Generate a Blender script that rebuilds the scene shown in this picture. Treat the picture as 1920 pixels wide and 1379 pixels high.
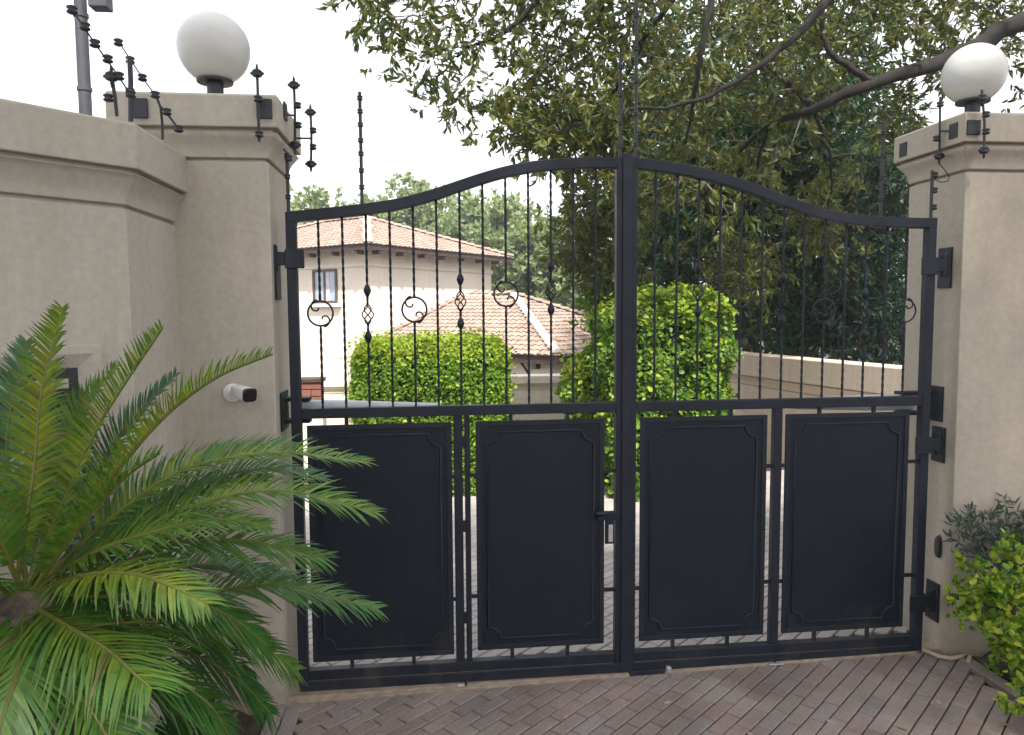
import bpy, bmesh, math
import numpy as np
from mathutils import Vector, Matrix

for o in list(bpy.data.objects):
    bpy.data.objects.remove(o)
SC = bpy.context.scene
COL = SC.collection
RNG = np.random.default_rng(7)
R = math.radians

# ------------------------------------------------------------------ camera
FL, PW, PH = 1390.0, 1920.0, 1379.0
YAW, PITCH, ROLL = 0.1093, 0.0761, -0.0066
CP = np.array([0.5992, -3.2558, 1.70])


def _basis():
    cy, sy, cp, sp = math.cos(YAW), math.sin(YAW), math.cos(PITCH), math.sin(PITCH)
    f = np.array([sy * cp, cy * cp, -sp])
    r = np.array([cy, -sy, 0.0])
    u = np.cross(r, f)
    cr, sr = math.cos(ROLL), math.sin(ROLL)
    return f, r * cr + u * sr, -r * sr + u * cr


CF, CR, CU = _basis()
cam = bpy.data.cameras.new("camera")
cam.sensor_fit = 'HORIZONTAL'
cam.sensor_width = 36.0
cam.lens = 36.0 * FL / PW
cam.clip_start = 0.05
cam.clip_end = 2000
camo = bpy.data.objects.new("camera", cam)
COL.objects.link(camo)
camo.matrix_world = Matrix((
    (CR[0], CU[0], -CF[0], CP[0]), (CR[1], CU[1], -CF[1], CP[1]),
    (CR[2], CU[2], -CF[2], CP[2]), (0, 0, 0, 1)))
SC.camera = camo

# ------------------------------------------------------------------ light
SUN_AZ, SUN_EL = 172.0, 53.0          # azimuth from +Y towards +X
SC.view_settings.view_transform = 'Standard'
SC.view_settings.look = 'None'
SC.view_settings.gamma = 1.0
SC.view_settings.use_curve_mapping = False
SC.view_settings.exposure = 1.25
world = bpy.data.worlds.new("World")
SC.world = world
world.use_nodes = True
wn = world.node_tree
wn.nodes.clear()
w_out = wn.nodes.new('ShaderNodeOutputWorld')
w_bg = wn.nodes.new('ShaderNodeBackground')
w_sky = wn.nodes.new('ShaderNodeTexSky')
w_sky.sky_type = 'NISHITA'
w_sky.sun_disc = False
w_sky.sun_elevation = R(SUN_EL)
w_sky.sun_rotation = R(SUN_AZ)
w_sky.air_density = 1.0
w_sky.dust_density = 4.0
w_sky.ozone_density = 0.6
w_mix = wn.nodes.new('ShaderNodeMix')
w_mix.data_type = 'RGBA'
w_mix.inputs[0].default_value = 0.72           # thin white cloud veil over the whole sky
w_mix.inputs[7].default_value = (8.6, 8.7, 9.0, 1)
wn.links.new(w_sky.outputs[0], w_mix.inputs[6])
wn.links.new(w_mix.outputs[2], w_bg.inputs[0])
w_bg.inputs[1].default_value = 0.10
wn.links.new(w_bg.outputs[0], w_out.inputs[0])
sun = bpy.data.lights.new("sun", 'SUN')
sun.energy = 3.4
sun.angle = R(2.0)
sun.color = (1.0, 0.955, 0.88)
suno = bpy.data.objects.new("sun", sun)
COL.objects.link(suno)
_sd = Vector((math.sin(R(SUN_AZ)) * math.cos(R(SUN_EL)), math.cos(R(SUN_AZ)) * math.cos(R(SUN_EL)), math.sin(R(SUN_EL))))
suno.rotation_euler = (-_sd).to_track_quat('-Z', 'Y').to_euler()
suno.location = _sd * 40


# ------------------------------------------------------------------ helpers
def ray(px, py):
    px = np.asarray(px, float)[..., None]
    py = np.asarray(py, float)[..., None]
    return CF + CR * ((px - PW / 2) / FL) + CU * ((PH / 2 - py) / FL)


def atY(px, py, y):
    d = ray(px, py)
    return CP + d * ((np.asarray(y, float) - CP[1]) / d[..., 1])[..., None]


def atX(px, py, x):
    d = ray(px, py)
    return CP + d * ((np.asarray(x, float) - CP[0]) / d[..., 0])[..., None]


def atZ(px, py, z):
    d = ray(px, py)
    return CP + d * ((np.asarray(z, float) - CP[2]) / d[..., 2])[..., None]


def V(*a):
    return np.array(a, float)


def unit(v):
    v = np.asarray(v, float)
    return v / np.maximum(np.linalg.norm(v, axis=-1, keepdims=True), 1e-9)


class MB:
    """collects shapes into one mesh (world coordinates)"""

    def __init__(s):
        s.v, s.f, s.n = [], [], 0

    def add(s, verts, faces):
        verts = np.asarray(verts, float).reshape(-1, 3)
        s.v.append(verts)
        s.f.extend([tuple(i + s.n for i in f) for f in faces])
        s.n += len(verts)
        return s

    def box(s, x0, x1, y0, y1, z0, z1):
        v = [(x0, y0, z0), (x1, y0, z0), (x1, y1, z0), (x0, y1, z0), (x0, y0, z1), (x1, y0, z1), (x1, y1, z1), (x0, y1, z1)]
        return s.add(v, [(0, 3, 2, 1), (4, 5, 6, 7), (0, 1, 5, 4), (1, 2, 6, 5), (2, 3, 7, 6), (3, 0, 4, 7)])

    def obox(s, c, ax, ay, az):
        """oriented box: centre, half-axis vectors"""
        c, ax, ay, az = map(np.asarray, (c, ax, ay, az))
        v = [c + i * ax + j * ay + k * az for k in (-1, 1) for (i, j) in ((-1, -1), (1, -1), (1, 1), (-1, 1))]
        return s.add(v, [(0, 3, 2, 1), (4, 5, 6, 7), (0, 1, 5, 4), (1, 2, 6, 5), (2, 3, 7, 6), (3, 0, 4, 7)])

    def tube(s, pts, rad, sides=8, closed=False, cap=True):
        pts = np.asarray(pts, float)
        n = len(pts)
        rad = np.broadcast_to(np.asarray(rad, float), (n,))
        if closed:
            t = unit(np.roll(pts, -1, 0) - np.roll(pts, 1, 0))
        else:
            t = unit(np.gradient(pts, axis=0))
        ref = V(0, 0, 1) if abs(t[0][2]) < 0.9 else V(1, 0, 0)
        a = unit(np.cross(t[0], ref))
        vs = []
        for i in range(n):
            a = a - t[i] * np.dot(a, t[i])
            a = unit(a)
            b = np.cross(t[i], a)
            for k in range(sides):
                th = 2 * math.pi * (k + .5) / sides
                vs.append(pts[i] + rad[i] * (math.cos(th) * a + math.sin(th) * b))
        fs = []
        m = n if closed else n - 1
        for i in range(m):
            j = (i + 1) % n
            for k in range(sides):
                l = (k + 1) % sides
                fs.append((i * sides + k, j * sides + k, j * sides + l, i * sides + l))
        if cap and not closed:
            fs.append(tuple(range(sides)))
            fs.append(tuple((n - 1) * sides + k for k in reversed(range(sides))))
        return s.add(vs, fs)

    def lathe(s, c, axis, prof, sides=12):
        """prof: list of (radius, along)"""
        axis = unit(axis)
        ref = V(0, 0, 1) if abs(axis[2]) < 0.9 else V(1, 0, 0)
        a = unit(np.cross(axis, ref))
        b = np.cross(axis, a)
        vs = []
        for r_, h in prof:
            for k in range(sides):
                th = 2 * math.pi * k / sides
                vs.append(np.asarray(c) + axis * h + r_ * (math.cos(th) * a + math.sin(th) * b))
        fs = []
        for i in range(len(prof) - 1):
            for k in range(sides):
                l = (k + 1) % sides
                fs.append((i * sides + k, i * sides + l, (i + 1) * sides + l, (i + 1) * sides + k))
        fs.append(tuple(reversed(range(sides))))
        fs.append(tuple((len(prof) - 1) * sides + k for k in range(sides)))
        return s.add(vs, fs)

    def prism(s, poly, z0, z1):
        """poly: list of (x,y)"""
        n = len(poly)
        v = [(x, y, z0) for x, y in poly] + [(x, y, z1) for x, y in poly]
        f = [tuple(reversed(range(n))), tuple(range(n, 2 * n))]
        f += [(i, (i + 1) % n, n + (i + 1) % n, n + i) for i in range(n)]
        return s.add(v, f)

    def sweep_profile(s, line, prof, closed=False):
        """line: list of (x,y); prof: list of (offset outwards(right of travel), z)"""
        L = np.asarray(line, float)
        n = len(L)
        out = []
        for i in range(n):
            if closed:
                d0, d1 = unit(L[i] - L[i - 1]), unit(L[(i + 1) % n] - L[i])
            else:
                d0 = unit(L[i] - L[i - 1]) if i > 0 else unit(L[1] - L[0])
                d1 = unit(L[i + 1] - L[i]) if i < n - 1 else d0
            n0, n1 = V(d0[1], -d0[0]), V(d1[1], -d1[0])
            m = unit(n0 + n1)
            out.append(m / max(0.3, np.dot(m, n0)))
        k = len(prof)
        vs = []
        for i in range(n):
            for o, z in prof:
                p = L[i] + out[i] * o
                vs.append((p[0], p[1], z))
        fs = []
        for i in range(n if closed else n - 1):
            j = (i + 1) % n
            for q in range(k - 1):
                fs.append((i * k + q, j * k + q, j * k + q + 1, i * k + q + 1))
        if closed:
            fs.append(tuple(i * k + k - 1 for i in range(n)))
            fs.append(tuple(i * k for i in reversed(range(n))))
        return s.add(vs, fs)

    def build(s, name, mat, parent=None, smooth=False, bevel=0.0, seg=2, auto=False):
        verts = np.concatenate(s.v) if s.v else np.zeros((0, 3))
        return mesh_obj(name, verts, s.f, mat, parent, smooth, bevel, seg, auto)


WL = {}


def mesh_obj(name, verts, faces, mat, parent=None, smooth=False, bevel=0.0, seg=2, auto=False):
    org = WL.get(parent.name, V(0, 0, 0)) if parent is not None else V(0, 0, 0)
    me = bpy.data.meshes.new(name)
    me.from_pydata((verts - org).tolist(), [], faces)
    me.update()
    if mat is not None:
        me.materials.append(mat)
    if smooth:
        me.polygons.foreach_set('use_smooth', [True] * len(me.polygons))
    o = bpy.data.objects.new(name, me)
    COL.objects.link(o)
    if parent is not None:
        o.parent = parent
    WL[o.name] = org
    if auto:
        me.set_sharp_from_angle(angle=R(35))
    if bevel > 0:
        m = o.modifiers.new('bevel', 'BEVEL')
        m.width = bevel
        m.segments = seg
        m.limit_method = 'ANGLE'
        m.angle_limit = R(40)
    return o


def quads_obj(name, verts, nper, faces_local, mat, parent=None, smooth=False):
    """many identical small pieces: verts (N,nper,3)"""
    org = WL.get(parent.name, V(0, 0, 0)) if parent is not None else V(0, 0, 0)
    N = len(verts)
    vv = (verts - org).reshape(-1, 3).astype(np.float32)
    fl = np.array(faces_local, np.int32)
    nf, fs = fl.shape
    idx = (np.arange(N, dtype=np.int32)[:, None, None] * nper + fl[None]).reshape(-1)
    me = bpy.data.meshes.new(name)
    me.vertices.add(len(vv))
    me.vertices.foreach_set('co', vv.ravel())
    me.loops.add(len(idx))
    me.loops.foreach_set('vertex_index', idx)
    me.polygons.add(N * nf)
    me.polygons.foreach_set('loop_start', np.arange(0, N * nf * fs, fs, dtype=np.int32))
    me.polygons.foreach_set('loop_total', np.full(N * nf, fs, np.int32))
    if smooth:
        me.polygons.foreach_set('use_smooth', np.ones(N * nf, bool))
    me.update(calc_edges=True)
    me.validate()
    me.materials.append(mat)
    o = bpy.data.objects.new(name, me)
    COL.objects.link(o)
    if parent is not None:
        o.parent = parent
    WL[o.name] = org
    return o


def tag(o, label=None, cat=None, group=None, kind=None):
    if label:
        o['label'] = label
    if cat:
        o['category'] = cat
    if group:
        o['group'] = group
    if kind:
        o['kind'] = kind
    return o


def thing(name, label, cat, loc, group=None):
    o = bpy.data.objects.new(name, None)
    COL.objects.link(o)
    o.location = Vector([float(c) for c in loc])
    o.empty_display_size = 0.1
    WL[o.name] = np.asarray(loc, float)
    return tag(o, label, cat, group)


# ------------------------------------------------------------------ materials
def newmat(name):
    m = bpy.data.materials.new(name)
    m.use_nodes = True
    nt = m.node_tree
    b = nt.nodes['Principled BSDF']
    return m, nt, b


def N(nt, typ, **kw):
    n = nt.nodes.new(typ)
    for k, v in kw.items():
        setattr(n, k, v)
    return n


def ramp(nt, stops):
    r_ = N(nt, 'ShaderNodeValToRGB')
    e = r_.color_ramp.elements
    while len(e) > 1:
        e.remove(e[-1])
    e[0].position = stops[0][0]
    e[0].color = (*stops[0][1], 1)
    for p, c in stops[1:]:
        q = e.new(p)
        q.color = (*c, 1)
    return r_


def noise(nt, scale, detail=4, rough=.55, vec=None, dist=0.0):
    n = N(nt, 'ShaderNodeTexNoise')
    n.inputs['Scale'].default_value = scale
    n.inputs['Detail'].default_value = detail
    n.inputs['Roughness'].default_value = rough
    n.inputs['Distortion'].default_value = dist
    if vec is not None:
        nt.links.new(vec, n.inputs['Vector'])
    return n


def coords(nt, scale=(1, 1, 1)):
    g = N(nt, 'ShaderNodeNewGeometry')
    mp = N(nt, 'ShaderNodeMapping')
    mp.inputs['Scale'].default_value = scale
    nt.links.new(g.outputs['Position'], mp.inputs['Vector'])
    return mp.outputs[0]


def mixc(nt, fac, a, b, mode='MIX'):
    m = N(nt, 'ShaderNodeMix', data_type='RGBA', blend_type=mode)
    for sock, val in ((m.inputs[0], fac), (m.inputs[6], a), (m.inputs[7], b)):
        if hasattr(val, 'is_linked') or hasattr(val, 'links'):
            nt.links.new(val, sock)
        elif isinstance(val, (int, float)):
            sock.default_value = val
        else:
            sock.default_value = (*val, 1)
    return m.outputs[2]


def bump(nt, b, height, strength=.3, dist=.01):
    bp = N(nt, 'ShaderNodeBump')
    bp.inputs['Strength'].default_value = strength
    bp.inputs['Distance'].default_value = dist
    nt.links.new(height, bp.inputs['Height'])
    nt.links.new(bp.outputs[0], b.inputs['Normal'])


def plaster(name, col, dirt=.25, streak=.35, rough=.88, splash=0.0):
    m, nt, b = newmat(name)
    c = V(*col)
    n1 = noise(nt, 1.6, 5, .6, coords(nt))
    r1 = ramp(nt, [(.3, tuple(c * (1 - dirt * .55))), (.7, tuple(c * 1.05))])
    nt.links.new(n1.outputs[0], r1.inputs[0])
    n2 = noise(nt, 1.0, 6, .65, coords(nt, (14, 14, .7)), .4)      # run-down streaks
    r2 = ramp(nt, [(.42, (1, 1, 1)), (.72, (1 - streak * .45, 1 - streak * .5, 1 - streak * .58))])
    nt.links.new(n2.outputs[0], r2.inputs[0])
    col1 = mixc(nt, 1.0, r1.outputs[0], r2.outputs[0], 'MULTIPLY')
    n4 = noise(nt, 38, 3, .6, coords(nt))
    r4 = ramp(nt, [(.35, (.93, .93, .93)), (.65, (1.04, 1.04, 1.04))])
    nt.links.new(n4.outputs[0], r4.inputs[0])
    col2 = mixc(nt, 1.0, col1, r4.outputs[0], 'MULTIPLY')
    if splash > 0:                                     # soil splashed up the foot of the wall
        g5 = N(nt, 'ShaderNodeNewGeometry')
        sx = N(nt, 'ShaderNodeSeparateXYZ')
        nt.links.new(g5.outputs['Position'], sx.inputs[0])
        n5 = noise(nt, 7, 6, .7, coords(nt))
        ma = N(nt, 'ShaderNodeMath', operation='MULTIPLY_ADD')
        ma.inputs[1].default_value = .55
        nt.links.new(n5.outputs[0], ma.inputs[0])
        ne = N(nt, 'ShaderNodeMath', operation='MULTIPLY')
        ne.inputs[1].default_value = -1.0
        nt.links.new(sx.outputs[2], ne.inputs[0])
        nt.links.new(ne.outputs[0], ma.inputs[2])
        r5 = ramp(nt, [(.02, (0, 0, 0)), (.30, (splash, splash, splash))])
        nt.links.new(ma.outputs[0], r5.inputs[0])
        col2 = mixc(nt, r5.outputs[0], col2, (.17, .12, .085))
    nt.links.new(col2, b.inputs['Base Color'])
    b.inputs['Roughness'].default_value = rough
    n3 = noise(nt, 170, 3, .6, coords(nt))
    bump(nt, b, n3.outputs[0], .22, .004)
    return m


def flat(name, col, rough=.6, metal=0.0, var=.12, scale=8, bumps=0.0, spec=.5):
    m, nt, b = newmat(name)
    c = V(*col)
    n1 = noise(nt, scale, 4, .6, coords(nt))
    r1 = ramp(nt, [(.3, tuple(c * (1 - var))), (.7, tuple(c * (1 + var)))])
    nt.links.new(n1.outputs[0], r1.inputs[0])
    nt.links.new(r1.outputs[0], b.inputs['Base Color'])
    b.inputs['Roughness'].default_value = rough
    b.inputs['Metallic'].default_value = metal
    b.inputs['Specular IOR Level'].default_value = spec
    if bumps > 0:
        n3 = noise(nt, scale * 12, 3, .6, coords(nt))
        bump(nt, b, n3.outputs[0], bumps, .004)
    return m


def leafmat(name, cols, trans=.35, rough=.5, patch=0.0):
    """cols: ramp of colours picked per leaf"""
    m, nt, b = newmat(name)
    g = N(nt, 'ShaderNodeNewGeometry')
    st = [(i / max(1, len(cols) - 1), c) for i, c in enumerate(cols)]
    r1 = ramp(nt, st)
    nt.links.new(g.outputs['Random Per Island'], r1.inputs[0])
    c = r1.outputs[0]
    if patch > 0:
        n1 = noise(nt, 1.1, 3, .6, coords(nt))
        r2 = ramp(nt, [(.35, (1 - patch, 1 - patch, 1 - patch * .7)), (.65, (1 + patch * .6, 1 + patch * .5, 1))])
        nt.links.new(n1.outputs[0], r2.inputs[0])
        c = mixc(nt, 1.0, c, r2.outputs[0], 'MULTIPLY')
    nt.links.new(c, b.inputs['Base Color'])
    b.inputs['Roughness'].default_value = rough
    b.inputs['Specular IOR Level'].default_value = .35
    tr = N(nt, 'ShaderNodeBsdfTranslucent')
    c2 = mixc(nt, 1.0, c, (1.25, 1.2, .55), 'MULTIPLY')
    nt.links.new(c2, tr.inputs[0])
    mx = N(nt, 'ShaderNodeMixShader')
    mx.inputs[0].default_value = trans
    out = [n for n in nt.nodes if n.type == 'OUTPUT_MATERIAL'][0]
    nt.links.new(b.outputs[0], mx.inputs[1])
    nt.links.new(tr.outputs[0], mx.inputs[2])
    nt.links.new(mx.outputs[0], out.inputs[0])
    return m


def bark(name, c0, c1, scale=9):
    m, nt, b = newmat(name)
    n1 = noise(nt, scale, 6, .65, coords(nt, (1, 1, .25)), .6)
    r1 = ramp(nt, [(.35, c0), (.68, c1)])
    nt.links.new(n1.outputs[0], r1.inputs[0])
    nt.links.new(r1.outputs[0], b.inputs['Base Color'])
    b.inputs['Roughness'].default_value = .9
    bump(nt, b, n1.outputs[0], .7, .03)
    return m


def perobj(name, cols, rough=.85, grain=60, bumps=.3, stain=.2):
    """colour picked per object or per island"""
    m, nt, b = newmat(name)
    oi = N(nt, 'ShaderNodeObjectInfo')
    g = N(nt, 'ShaderNodeNewGeometry')
    ad = N(nt, 'ShaderNodeMath', operation='ADD')
    nt.links.new(oi.outputs['Random'], ad.inputs[0])
    nt.links.new(g.outputs['Random Per Island'], ad.inputs[1])
    fr = N(nt, 'ShaderNodeMath', operation='FRACT')
    nt.links.new(ad.outputs[0], fr.inputs[0])
    r1 = ramp(nt, [(i / (len(cols) - 1), c) for i, c in enumerate(cols)])
    nt.links.new(fr.outputs[0], r1.inputs[0])
    n1 = noise(nt, grain, 4, .65, coords(nt))
    r2 = ramp(nt, [(.3, (.8, .8, .8)), (.7, (1.13, 1.13, 1.13))])
    nt.links.new(n1.outputs[0], r2.inputs[0])
    c = mixc(nt, 1.0, r1.outputs[0], r2.outputs[0], 'MULTIPLY')
    n2 = noise(nt, 2.3, 5, .6, coords(nt))
    r3 = ramp(nt, [(.35, (1 - stain, 1 - stain * 1.1, 1 - stain * 1.2)), (.65, (1.08, 1.06, 1.04))])
    nt.links.new(n2.outputs[0], r3.inputs[0])
    c = mixc(nt, 1.0, c, r3.outputs[0], 'MULTIPLY')
    nt.links.new(c, b.inputs['Base Color'])
    b.inputs['Roughness'].default_value = rough
    n3 = noise(nt, grain * 2.2, 3, .6, coords(nt))
    bump(nt, b, n3.outputs[0], bumps, .005)
    return m


M = {}
M['plaster'] = plaster('grey_beige_plaster', (.405, .364, .303), .07, .16, splash=.5)
M['plaster_shaded'] = plaster('shaded_beige_plaster', (.365, .318, .256), .07, .16, splash=.5)  # same paint as the other pillar, darkened for the tree's shade
M['cream'] = plaster('cream_house_paint', (.86, .755, .63), .10, .12)
M['cream_wall'] = plaster('cream_garden_wall', (.66, .55, .435), .18, .3)
M['gate'] = flat('charcoal_gate_paint', (.0085, .0120, .0200), .50, 0, .22, 14, .05, .28)
M['panel'] = flat('charcoal_sheet_paint', (.0068, .0108, .0180), .50, 0, .18, 5, .03, .22)
def dusty(m, amount=.5, top=.42):
    nt = m.node_tree
    b = nt.nodes['Principled BSDF']
    src = b.inputs['Base Color'].links[0].from_socket
    g5 = N(nt, 'ShaderNodeNewGeometry')
    sx = N(nt, 'ShaderNodeSeparateXYZ')
    nt.links.new(g5.outputs['Position'], sx.inputs[0])
    n5 = noise(nt, 5, 7, .72, coords(nt, (1, 1, .5)))
    a1 = N(nt, 'ShaderNodeMath', operation='MULTIPLY_ADD')
    a1.inputs[1].default_value = -.42
    a1.inputs[2].default_value = top * .42 - .20
    nt.links.new(sx.outputs[2], a1.inputs[0])
    a2 = N(nt, 'ShaderNodeMath', operation='ADD')
    nt.links.new(a1.outputs[0], a2.inputs[0])
    nt.links.new(n5.outputs[0], a2.inputs[1])
    r5 = ramp(nt, [(.42, (0, 0, 0)), (.80, (amount, amount, amount))])
    nt.links.new(a2.outputs[0], r5.inputs[0])
    c1 = mixc(nt, r5.outputs[0], src, (.085, .072, .058))
    n6 = noise(nt, 26, 6, .75, coords(nt, (1, 1, .16)), .3)        # fine dried water runs
    r6 = ramp(nt, [(.60, (0, 0, 0)), (.78, (.16, .16, .16))])
    nt.links.new(n6.outputs[0], r6.inputs[0])
    c2 = mixc(nt, r6.outputs[0], c1, (.06, .058, .056))
    nt.links.new(c2, b.inputs['Base Color'])
    n7 = noise(nt, 9, 5, .65, coords(nt))
    r7 = ramp(nt, [(.3, (.38, .38, .38)), (.7, (.62, .62, .62))])
    nt.links.new(n7.outputs[0], r7.inputs[0])
    nt.links.new(r7.outputs[0], b.inputs['Roughness'])


dusty(M['gate'])
dusty(M['panel'], .40)
M['black'] = flat('black_plastic', (.012, .013, .018), .5, 0, .2, 30)
M['steel'] = flat('galvanised_steel', (.42, .44, .47), .42, .75, .12, 12)
M['pole'] = flat('weathered_grey_pole', (.045, .049, .06), .65, 0, .2, 6)
M['bolt'] = flat('bare_steel_bits', (.45, .43, .42), .45, .6, .2, 60)
M['opener'] = flat('pale_grey_aluminium', (.42, .43, .46), .38, .25, .08, 10)
M['white'] = flat('white_plastic', (.72, .73, .73), .4, 0, .04, 20)
M['glass_black'] = flat('black_camera_glass', (.008, .008, .012), .12, 0, .1, 10)
M['concrete'] = flat('sandy_concrete', (.30, .235, .175), .95, 0, .3, 22, .5)
M['soil'] = flat('dark_soil', (.045, .033, .024), .97, 0, .5, 9, .9)
M['wood'] = flat('dark_eave_timber', (.055, .032, .024), .8, 0, .3, 9)
M['winframe'] = flat('brown_window_frame', (.10, .065, .05), .6, 0, .2, 12)
M['curtain'] = flat('pale_curtain', (.62, .62, .66), .9, 0, .12, 6)
M['hose'] = flat('sand_coloured_hose', (.36, .28, .20), .6, 0, .12, 20)
M['asphalt'] = flat('grey_road', (.075, .073, .07), .95, 0, .25, 5, .5)
M['mortar'] = flat('pale_hip_mortar', (.60, .54, .49), .9, 0, .15, 14)
M['paver'] = perobj('brick_paver', [(.215, .168, .152), (.245, .187, .168), (.235, .205, .192), (.262, .212, .188), (.20, .176, .168)], .85, 75, .35, .3)
M['paver_in'] = perobj('grey_brick_paver', [(.36, .33, .315), (.42, .385, .37), (.33, .305, .30)], .85, 75, .3, .12)
M['brick'] = perobj('red_brick', [(.20, .075, .055), (.25, .10, .075), (.16, .065, .052)], .85, 40, .3, .15)
M['tile'] = perobj('terracotta_tile', [(.335, .240, .195), (.39, .285, .23), (.31, .235, .20), (.42, .32, .265)], .8, 25, .2, .2)
M['dryleaf'] = leafmat('dry_leaf', [(.33, .22, .12), (.45, .33, .2), (.25, .15, .09)], .2, .7)
M['leafA'] = leafmat('olive_leaf', [(.055, .090, .034), (.085, .122, .038), (.115, .145, .038), (.165, .170, .040), (.075, .115, .050), (.20, .165, .045)], .38, .38, .2)
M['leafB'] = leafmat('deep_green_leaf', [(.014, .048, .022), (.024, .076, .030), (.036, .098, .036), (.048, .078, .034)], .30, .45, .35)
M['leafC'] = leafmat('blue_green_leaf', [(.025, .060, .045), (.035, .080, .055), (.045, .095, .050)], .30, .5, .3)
M['hedge'] = leafmat('bright_hedge_leaf', [(.070, .180, .022), (.110, .240, .026), (.170, .310, .030), (.260, .380, .034), (.090, .200, .026)], .40, .42, .22)
M['hedge2'] = leafmat('green_hedge_leaf', [(.060, .150, .026), (.095, .205, .030), (.150, .275, .032), (.230, .340, .036), (.055, .130, .034)], .38, .42, .25)
M['tops'] = leafmat('yellow_hedge_leaf', [(.24, .36, .035), (.32, .43, .04), (.40, .47, .05)], .40, .42, .15)
M['gold'] = leafmat('golden_shrub_leaf', [(.06, .17, .022), (.12, .25, .026), (.24, .36, .03), (.42, .48, .04), (.08, .19, .03)], .38, .40, .2)
M['bluegrey'] = leafmat('grey_green_leaf', [(.05, .075, .065), (.07, .10, .085), (.09, .12, .10)], .25, .6)
M['far'] = leafmat('hazy_far_leaf', [(.21, .29, .145), (.25, .33, .16), (.29, .36, .18), (.23, .30, .17)], .40, .7, .25)  # pale leaf colour carries part of the distance haze
M['core'] = flat('dark_twig_mass', (.016, .024, .010), .95, 0, .4, 12)
M['bark'] = bark('grey_brown_bark', (.008, .006, .005), (.022, .018, .015))
M['twig'] = bark('grey_twig_bark', (.06, .05, .042), (.16, .135, .11))
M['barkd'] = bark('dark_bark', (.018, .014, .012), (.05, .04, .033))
M['caudex'] = bark('cycad_trunk', (.05, .035, .025), (.16, .12, .09), 30)


def colattr_mat(name, attr='tint', rough=.45, trans=.3):
    m, nt, b = newmat(name)
    a = N(nt, 'ShaderNodeAttribute')
    a.attribute_name = attr
    n1 = noise(nt, 30, 3, .6, coords(nt))
    r2 = ramp(nt, [(.3, (.78, .8, .8)), (.7, (1.15, 1.12, 1.1))])
    nt.links.new(n1.outputs[0], r2.inputs[0])
    c = mixc(nt, 1.0, a.outputs['Color'], r2.outputs[0], 'MULTIPLY')
    nt.links.new(c, b.inputs['Base Color'])
    b.inputs['Roughness'].default_value = rough
    tr = N(nt, 'ShaderNodeBsdfTranslucent')
    nt.links.new(mixc(nt, 1.0, c, (1.2, 1.15, .6), 'MULTIPLY'), tr.inputs[0])
    mx = N(nt, 'ShaderNodeMixShader')
    mx.inputs[0].default_value = trans
    out = [n for n in nt.nodes if n.type == 'OUTPUT_MATERIAL'][0]
    nt.links.new(b.outputs[0], mx.inputs[1])
    nt.links.new(tr.outputs[0], mx.inputs[2])
    nt.links.new(mx.outputs[0], out.inputs[0])
    return m


M['frond'] = colattr_mat('cycad_frond', rough=.36)

# ------------------------------------------------------------------ ground
GS = 0.014                                  # the entrance rises a little towards the right


def gz(x, y):
    x = np.asarray(x, float)
    y = np.asarray(y, float)
    base = GS * np.clip(x, -6, 6)
    t = np.clip((y - 4.2) / 5.0, 0, 1)
    return base - 1.75 * t * t * (3 - 2 * t)


gx = np.concatenate([[-130, -80, -40], np.arange(-12, 14.1, 1.0), [40, 80, 130]])
gy = np.concatenate([[-60, -40, -20, -8, -4, -2, -1, 0, 1, 2, 3, 4], np.arange(4.5, 10, .5), [12, 20, 40, 70, 100, 160]])
mb = MB()
vv = [(x, y, float(gz(x, y)) - .045) for y in gy for x in gx]
nx = len(gx)
ff = [(j * nx + i, j * nx + i + 1, (j + 1) * nx + i + 1, (j + 1) * nx + i) for j in range(len(gy) - 1) for i in range(nx - 1)]
mb.add(vv, ff)
tag(mb.build('ground', M['soil'], smooth=True), kind='structure')

# street in front of the entrance (behind the viewer, lights the scene from below)
mb = MB()
mb.add([(-30, -14, -.03), (30, -14, -.03), (30, -1.95, -.03), (-30, -1.95, -.03)], [(0, 1, 2, 3)])
tag(mb.build('road', M['asphalt']), kind='structure')

# driveway bed in front of the gate, its pavers, each one its own piece
X0, X1, Y0, Y1 = -.115, 3.06, -1.9, -.012


def gp(x, y, dz=0.0):
    return (x, y, float(gz(x, y)) + dz)


mb = MB()
mb.add([gp(X0, Y0, -.03), gp(X1, Y0, -.03), gp(X1, Y1, -.03), gp(X0, Y1, -.03)], [(0, 1, 2, 3)])
drive = tag(mb.build('driveway', M['soil']), kind='structure')


def paver_mesh(lx, ly, name):
    mb_ = MB()
    h, c = .03, .0045
    a, b_ = lx / 2 - .0025, ly / 2 - .0028
    v = []
    for (ia, ib, z) in ((a, b_, -h), (a, b_, -c), (a - c, b_ - c, 0)):
        v += [(-ia, -ib, z), (ia, -ib, z), (ia, ib, z), (-ia, ib, z)]
    f = [(8, 9, 10, 11)]
    for l in (0, 4):
        f += [(l + i, l + (i + 1) % 4, l + 4 + (i + 1) % 4, l + 4 + i) for i in range(4)]
    me = bpy.data.meshes.new(name)
    me.from_pydata(v, [], f)
    me.materials.append(M['paver'])
    return me


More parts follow.
